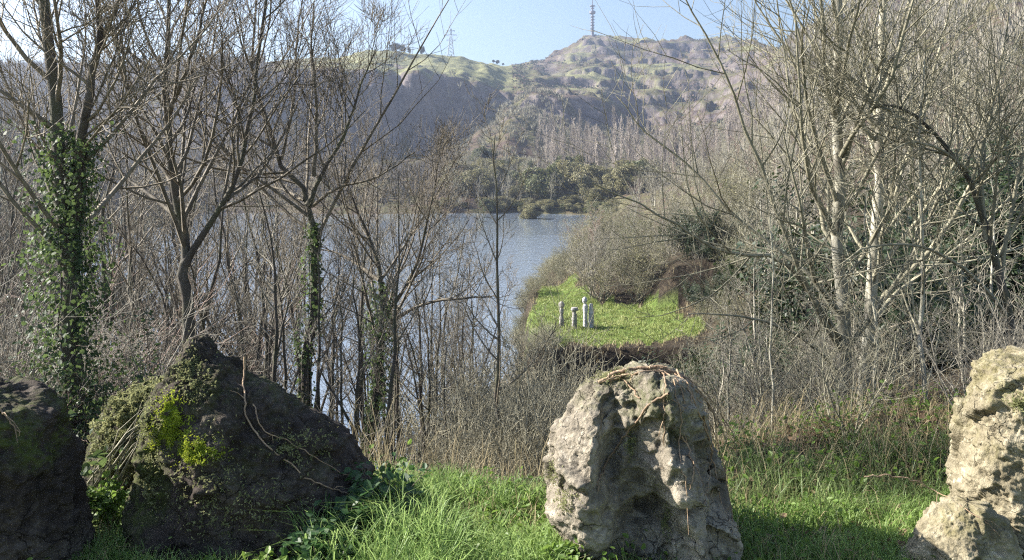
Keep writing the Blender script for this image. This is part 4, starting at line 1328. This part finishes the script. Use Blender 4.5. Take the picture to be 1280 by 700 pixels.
edge = lambda px: np.interp(px, [0, 200, 470, 600, 690, 920, 1050, 1280], [4.9, 4.9, 5.15, 5.0, 4.8, 4.7, 4.8, 4.9])
grass_field('grass', 110000, (-120, 1420), (3.5, 5.6), (0.07, 0.21), 0.0028, 0.9, M['grass'], 'long bright green grass round the feet of the boulders', 61,
            ok=lambda px, y: (y < edge(px)) & ~((px > 190) & (px < 420) & (y > 3.95) & (y < 4.6)),
            hfn=lambda px, y: np.interp(px, [0, 380, 430, 520, 690, 930, 1280], [0.8, 0.8, 1.2, 1.25, 1.0, 0.8, 0.9]))
grass_field('tall_grass', 1500, (380, 560), (3.5, 4.15), (0.24, 0.42), 0.0035, 0.9, M['grass'], 'long loose grass blades at the bottom edge beside the pyramid boulder', 62)
grass_field('rough_grass', 5200, (895, 1330), (4.5, 5.7), (0.10, 0.28), 0.0028, 1.0, leafmat('rough_green', (0.05, 0.085, 0.03), (0.10, 0.15, 0.05), (0.22, 0.27, 0.11), 3.0, 0.4), 'rough green tufts creeping up between the dry stems on the right', 72)
grass_field('withered_blades', 5000, (-100, 1420), (3.5, 5.3), (0.08, 0.22), 0.0022, 1.0, M['straw'], 'withered blades mixed through the foreground grass', 73, ok=lambda px, y: y < edge(px) + 0.15)
grass_field('dry_grass', 2600, (890, 1330), (4.9, 7.0), (0.15, 0.5), 0.0025, 1.0, M['straw'], 'dry straw coloured grass in front of the right thicket', 63)
grass_field('dry_stalks', 900, (420, 720), (5.1, 7.2), (0.25, 0.75), 0.0022, 0.8, M['straw'], 'sparse dry stalks along the drop behind the middle grass', 64)
grass_field('meadow_grass', 60000, (655, 886), (46.3, 76), (0.10, 0.26), 0.022, 0.8, leafmat('meadow_grass', (0.13, 0.165, 0.045), (0.20, 0.25, 0.065), (0.33, 0.35, 0.14), 0.22, 0.3), 'short sunlit grass covering the terrace by the lake', 65, ok=lambda px, y: in_meadow(px, y, 9.0) & (height((px - 640) / F * y, y) < -7.5))


grass_field('rim_grass', 9000, (640, 905), (45.8, 78), (0.15, 0.5), 0.02, 1.0, M['straw'], 'dry straw coloured grass fringing the terrace', 70,
            ok=lambda px, y: (~in_meadow(px, y, 9.0)) & (in_meadow(px + 10, y, 9.0) | in_meadow(px - 14, y, 9.0) | in_meadow(px, y + 1.2, 9.0) | in_meadow(px, y - 2.5, 9.0)))


def weed_field(name, n, pxr, yr, zr, size, mat, label, seed, ok=None, kind='stuff'):
    rng = np.random.default_rng(seed)
    y = rng.uniform(*yr, n)
    px = rng.uniform(*pxr, n)
    x = (px - 640) / F * y
    keep = dens_mask(x * 1.3, y * 1.3, seed) > rng.uniform(-0.5, 0.3, n)
    if ok is not None:
        keep &= ok(px, y)
    x, y = x[keep], y[keep]
    z = gz(x, y) + rng.uniform(zr[0], zr[1], len(x)) * rng.uniform(.3, 1, len(x))
    nr = rng.normal(0, .55, (len(x), 3)) + [0, 0, 1]
    me = leaves_mesh(name, np.stack([x, y, z], 1), nr, rng.uniform(.6, 1.4, len(x)) * size, mat, .65, .2, rng)
    tag(obj(name, me), label, name.replace('_', ' '), kind=kind)


weed_field('weeds', 15000, (-100, 1400), (3.6, 5.9), (0.02, 0.20), 0.030, M['weed'], 'small leafed green weeds growing through the grass', 66, ok=lambda px, y: y < edge(px))
weed_field('bank_weeds', 3600, (900, 1300), (4.8, 7.0), (0.03, 0.3), 0.035, M['weed'], 'green weeds and creepers at the edge of the right thicket', 67)
weed_field('fallen_leaves', 600, (900, 1250), (3.9, 6.5), (0.01, 0.10), 0.05, M['dead_leaf'], 'brown fallen leaves lying in the grass on the right', 68)
weed_field('leaf_litter', 9000, (-80, 1400), (5.6, 9), (0.0, 0.04), 0.06, M['dead_leaf'], 'brown leaf litter on the slope under the thicket', 69)


def leafy_plant(label, px, y, h, n, size, mat, seed, group=None, spread=1.0):
    rng = np.random.default_rng(seed)
    g = ground_at(px, y)
    root = thing('leafy_plant', g)
    tag(root, label, 'plant', group)
    st = Tubes()
    pos = []
    for k in range(max(5, n // 26)):
        a = rng.uniform(0, 6.28)
        e = np.array([math.cos(a) * h * .8 * spread * rng.random(), math.sin(a) * h * .8 * spread * rng.random(), h * rng.uniform(.5, 1)])
        pts = np.array([[0, 0, -.02], e * [.35, .35, .55], e])
        st.add(pts, [.004, .003, .0015], 4)
        for q in range(26):
            t = rng.uniform(.25, 1)
            pos.append(e * [t, t, t ** .8] + rng.normal(0, .10 * h, 3))
    pos = np.array(pos)
    pos = pos[pos[:, 2] > 0.005]
    obj('stems', st.mesh('stems', M['twig_dark']), root)
    obj('foliage', leaves_mesh('foliage', pos, rng.normal(0, .6, pos.shape) + [0, -.3, 1], rng.uniform(.6, 1.4, len(pos)) * size, mat, .75, .2, rng), root)


WD = leafmat('weed_dark', (0.015, 0.045, 0.014), (0.03, 0.075, 0.022), (0.06, 0.12, 0.035), 10.0, .3, .45)
for lab, px, y, h, n, sz, mt in [
    ('dark leafy weed at the right foot of the pyramid boulder', 440, 4.15, 0.34, 420, .05, WD),
    ('dark leafy weed against the low end of the pyramid boulder', 478, 4.35, 0.40, 420, .05, WD),
    ('dark leafy weed hanging over the lower front of the pyramid boulder', 396, 3.85, 0.30, 360, .045, WD),
    ('pale green leafy weed at the bottom edge before the pyramid boulder', 322, 3.75, 0.16, 240, .04, M['weed']),
    ('small pale leafy weed at the bottom edge left of the long grass', 236, 3.75, 0.14, 200, .04, M['weed']),
    ('bright leafy sprig beside the right tip of the pyramid boulder', 458, 4.75, 0.42, 120, .035, M['weed']),
    ('leafy weed in the sun at the left foot of the middle boulder', 712, 3.85, 0.16, 260, .035, M['weed']),
    ('broad leafed weed in front of the middle boulder', 760, 3.75, 0.12, 200, .045, M['weed']),
    ('ivy like creeper tumbling over the right side of the edge boulder', 70, 4.5, 0.62, 300, .05, M['ivy']),
    ('green clump between the edge boulder and the pyramid boulder', 128, 4.6, 0.22, 420, .04, M['weed']),
]:
    leafy_plant(lab, px, y, h, n, sz, mt, int(px))

# bundle of dead stems leaning on the left flank of the pyramid boulder
for k in range(12):
    r = random.Random(900 + k)
    a = P(r.uniform(108, 150), r.uniform(575, 625), 4.75)
    e = P(r.uniform(170, 210), r.uniform(500, 545), 4.75)
    mid = np.array([(a[i] + e[i]) / 2 for i in range(3)]) + [r.gauss(0, .03), r.gauss(0, .03), r.uniform(.02, .08)]
    T = Tubes()
    aa = np.array([a[0], a[1], float(height(np.array([a[0]]), np.array([a[1]]))[0]) + .02])
    T.add([aa, np.array(a) + [0, 0, .02], mid, e], [.005, .005, .004, .002], 5)
    v, f = T.arrays()
    o = obj('dead_stem', new_mesh('dead_stem', v - aa, [f], TP))
    o.location = aa
    tag(o, 'dry bent stem leaning towards the mossy flank of the pyramid boulder', 'stem', 'dry stems by the pyramid boulder')

# ------------------------------------------------------------------ sculptures on the terrace
def stone_mat(name, c1, c2):
    m, nt, b, out = nmat(name)
    c = ramp(nt, noise(nt, coord(nt), 5.0, 7, .7), [(.35, c1), (.62, c2)])
    nt.links.new(c, b.inputs['Base Color'])
    b.inputs['Roughness'].default_value = .9
    bump(nt, b, noise(nt, coord(nt), 24, 6), .6, .03)
    return m


M['stone_pale'] = stone_mat('stone_pale', (.34, .33, .34), (.62, .61, .60))
M['stone_grey'] = stone_mat('stone_grey', (.17, .16, .15), (.36, .34, .31))


def lathe_rough(prof, seed, sides=20, sub=4, amp=.02, cx=0, cy=0, squash=1.0):
    prof = np.array(prof, float)
    zz = np.linspace(prof[0, 0], prof[-1, 0], 60)
    rr = np.interp(zz, prof[:, 0], prof[:, 1])
    th = np.arange(sides) / sides * 2 * math.pi
    X = cx + rr[:, None] * np.cos(th)
    Y = cy + rr[:, None] * np.sin(th) * squash
    Z = np.repeat(zz[:, None], sides, 1)
    V = np.stack([X, Y, Z], -1).reshape(-1, 3)
    V[:, :2] += (amp * fbm(V * 5, 3, seed))[:, None] * unit(V[:, :2] - [cx, cy])
    i = np.arange(59)[:, None] * sides
    j = np.arange(sides)[None]
    Q = np.stack([i + j, i + (j + 1) % sides, i + sides + (j + 1) % sides, i + sides + j], -1).reshape(-1, 4)
    return V, Q


def sculpture(label, px, y, parts, mat):
    g = ground_at(px, y)
    root = thing('sculpture', g)
    tag(root, label, 'sculpture', 'sculptures on the terrace')
    for i, (nm, prof, kw) in enumerate(parts):
        V, Q = lathe_rough(prof, 50 + i + int(px), **kw)
        obj(nm, new_mesh(nm, V, [Q], mat, True), root)


sculpture('tallest pale sculpture on the terrace, two joined pillars with a knobbed head', 734, 52, [
    ('pillar', [(-.2, .0), (-.2, .17), (.3, .15), (.85, .13), (1.2, .17), (1.42, .16), (1.52, .08), (1.56, .02)], {'cx': -.12}),
    ('head', [(1.5, .02), (1.54, .08), (1.6, .12), (1.72, .16), (1.86, .15), (1.95, .09), (1.99, .01)], {'cx': -.16}),
    ('side_pillar', [(-.2, 0), (-.2, .18), (.9, .17), (1.35, .14), (1.5, .12), (1.55, .01)], {'cx': .27, 'cy': .1}),
], M['stone_pale'])
sculpture('slim grey sculpture on the terrace with a dark waist, farthest left', 702, 52, [
    ('pillar', [(-.2, 0), (-.2, .16), (.4, .16), (.7, .11), (1.05, .14), (1.22, .1), (1.24, .01)], {}),
    ('head', [(1.2, .02), (1.25, .15), (1.38, .19), (1.52, .17), (1.6, .1), (1.64, .01)], {}),
], M['stone_grey'])
sculpture('short grey sculpture with a pale flat cap between the other two', 718, 51.7, [
    ('pillar', [(-.2, 0), (-.2, .17), (.6, .17), (1.0, .13), (1.08, .13), (1.09, .01)], {}),
    ('head', [(1.08, .02), (1.1, .2), (1.2, .24), (1.32, .2), (1.34, .01)], {}),
], M['stone_grey'])

# ------------------------------------------------------------------ tower and pylon
m, nt, b, out = nmat('tower_concrete')
b.inputs['Base Color'].default_value = (.20, .20, .24, 1)
b.inputs['Roughness'].default_value = .85
c = ramp(nt, noise(nt, coord(nt, 'Object', (1, 1, .1)), .6, 5), [(.3, (.15, .15, .18)), (.7, (.26, .26, .29))])
nt.links.new(c, b.inputs['Base Color'])
M['tower'] = m


def lathe(prof, sides=24):
    prof = np.array(prof, float)
    th = np.arange(sides) / sides * 2 * math.pi
    V = np.stack([prof[:, 1:2] * np.cos(th), prof[:, 1:2] * np.sin(th), np.repeat(prof[:, 0:1], sides, 1)], -1).reshape(-1, 3)
    i = np.arange(len(prof) - 1)[:, None] * sides
    j = np.arange(sides)[None]
    Q = np.stack([i + j, i + (j + 1) % sides, i + sides + (j + 1) % sides, i + sides + j], -1).reshape(-1, 4)
    return V, Q


tx0, TY, tz0 = skyline(740.5, 960, 1080)
tw_ = thing('telecom_tower', (tx0, TY, tz0 - 1))
tag(tw_, 'tall slim telecom tower with ringed platforms on the rocky hilltop', 'tower')
u_ = TY / F
zp = lambda py: E(py, TY) - (tz0 - 1)
for nm, prof in [('shaft', [(0, 0), (0, 2.1 * u_), (zp(38), 1.7 * u_), (zp(15), 1.35 * u_), (zp(6), 1.0 * u_), (zp(5.9), 0)]),
                 ('antenna_mast', [(zp(6), 0), (zp(6), .55 * u_), (zp(-6), .45 * u_), (zp(-18), .25 * u_), (zp(-18.1), 0)]),
                 ('main_deck', [(zp(18), 1.3 * u_), (zp(17.4), 3.0 * u_), (zp(16.6), 3.9 * u_), (zp(14), 3.9 * u_), (zp(13.8), 1.3 * u_)])]:
    V, Q = lathe(prof)
    obj(nm, new_mesh(nm, V, [Q], M['tower'], False), tw_)
for py, r in ((7.5, 3.5), (10.5, 2.4), (21, 3.0), (24.5, 2.8), (28, 2.8), (31.5, 2.9), (35, 2.7), (38.5, 3.0)):
    V, Q = lathe([(zp(py + .35), 1.2 * u_), (zp(py + .35), r * u_), (zp(py - .35), r * u_), (zp(py - .36), 1.2 * u_)])
    obj('platform', new_mesh('platform', V, [Q], M['tower'], False), tw_)


def pylon(px, y, h, label, s=1.0):
    x, y, z = skyline(px, y - 120, y + 120)
    root = thing('pylon', (x, y, z - 1))
    tag(root, label, 'pylon')
    m_, nt_, b_, o_ = nmat('galvanised')
    b_.inputs['Base Color'].default_value = (.32, .34, .37, 1)
    b_.inputs['Metallic'].default_value = .3
    b_.inputs['Roughness'].default_value = .6
    nt_.links.new(ramp(nt_, noise(nt_, coord(nt_), 1.0, 3), [(.3, (.27, .29, .32)), (.7, (.37, .39, .42))]), b_.inputs['Base Color'])
    T = Tubes()
    w = lambda t: h * (.10 * (1 - t) ** 1.3 + .018)
    lv = np.linspace(0, 1, 9)
    for sx in (-1, 1):
        for sy in (-1, 1):
            T.add([(sx * w(t), sy * w(t), h * t) for t in lv], [.17 * s] * 9, 4)
    for a, bq in zip(lv[:-1], lv[1:]):
        for sy in (-1, 1):
            T.add([(-w(a), sy * w(a), h * a), (w(bq), sy * w(bq), h * bq)], [.10 * s] * 2, 4)
            T.add([(w(a), sy * w(a), h * a), (-w(bq), sy * w(bq), h * bq)], [.10 * s] * 2, 4)
            T.add([(sy * w(a), -w(a), h * a), (sy * w(bq), w(bq), h * bq)], [.10 * s] * 2, 4)
    obj('lattice_body', T.mesh('lattice_body', m_), root)
    for t, ln in ((.60, .16), (.78, .22), (.93, .14)):
        A = Tubes()
        for sx in (-1, 1):
            A.add([(0, 0, h * t + .3), (sx * ln * h, 0, h * t)], [.16 * s] * 2, 4)
            A.add([(sx * w(t), 0, h * (t - .035)), (sx * ln * h, 0, h * t)], [.12 * s] * 2, 4)
            A.add([(sx * ln * h * .95, 0, h * t), (sx * ln * h * .95, 0, h * t - .05 * h)], [.14 * s] * 2, 4)
        obj('cross_arm', A.mesh('cross_arm', m_), root)


pylon(563.5, 760, 30 / F * 760 + 2, 'steel lattice pylon on the green ridge left of the tower')

for p_ in PROTOS:                      # a kind nothing used leaves the scene
    if not p_.used:
        for ch in list(p_.root.children):
            bpy.data.objects.remove(ch)
        bpy.data.objects.remove(p_.root)

# ------------------------------------------------------------------ air
m, nt, b, out = nmat('haze')
nt.nodes.remove(b)
pv = nt.nodes.new('ShaderNodeVolumePrincipled')
pv.inputs['Color'].default_value = (.66, .76, 1.0, 1)
pv.inputs['Density'].default_value = 0.00042
pv.inputs['Anisotropy'].default_value = 0.62
nt.links.new(pv.outputs[0], out.inputs['Volume'])
x0, x1, y0, y1, z0, z1 = -2500, 2500, -60, 1700, -20, 300
hv = np.array([(x0, y0, z0), (x1, y0, z0), (x1, y1, z0), (x0, y1, z0), (x0, y0, z1), (x1, y0, z1), (x1, y1, z1), (x0, y1, z1)])
hf = np.array([(0, 3, 2, 1), (4, 5, 6, 7), (0, 1, 5, 4), (1, 2, 6, 5), (2, 3, 7, 6), (3, 0, 4, 7)])
tag(obj('haze', new_mesh('haze', hv, [hf], m, False)), 'thin bluish haze filling the valley air', 'haze', kind='stuff')

# ------------------------------------------------------------------ light, sky, camera
SUN_AZ, SUN_EL = -78.0, 32.0
sd = Vector((math.sin(math.radians(SUN_AZ)) * math.cos(math.radians(SUN_EL)), math.cos(math.radians(SUN_AZ)) * math.cos(math.radians(SUN_EL)), math.sin(math.radians(SUN_EL))))
L = bpy.data.lights.new('sun', 'SUN')
L.energy = 4.7
L.angle = math.radians(.5)
L.color = (1, .94, .84)
lo = bpy.data.objects.new('sun', L)
COL.objects.link(lo)
lo.rotation_euler = sd.to_track_quat('Z', 'Y').to_euler()

W = bpy.data.worlds.new('World')
S.world = W
W.use_nodes = True
wn = W.node_tree
sky = wn.nodes.new('ShaderNodeTexSky')
sky.sky_type = 'NISHITA'
sky.sun_disc = False
sky.sun_elevation = math.radians(SUN_EL)
sky.sun_rotation = math.radians(SUN_AZ)
sky.altitude = 300
sky.air_density = 1.0
sky.dust_density = 0.6
bg = wn.nodes['Background']
wn.links.new(sky.outputs[0], bg.inputs[0])
bg.inputs[1].default_value = 0.056

cam = bpy.data.cameras.new('camera')
cam.sensor_width = 36
cam.lens = 36 * F / 1280
cam.shift_y = -(350 - HOR) / 1280
cam.clip_start = 0.05
cam.clip_end = 6000
co = bpy.data.objects.new('camera', cam)
COL.objects.link(co)
co.location = (0, 0, EYE)
co.rotation_euler = (math.radians(90), 0, 0)
S.camera = co

S.view_settings.view_transform = 'Standard'
S.view_settings.look = 'None'
S.view_settings.exposure = 2.0
S.view_settings.gamma = 1
S.cycles.max_bounces = 6
S.cycles.diffuse_bounces = 3
S.cycles.glossy_bounces = 2
S.cycles.transmission_bounces = 3
S.cycles.volume_bounces = 0
S.cycles.caustics_reflective = False
S.cycles.caustics_refractive = False
S.cycles.use_denoising = False
S.cycles.filter_width = 1.2
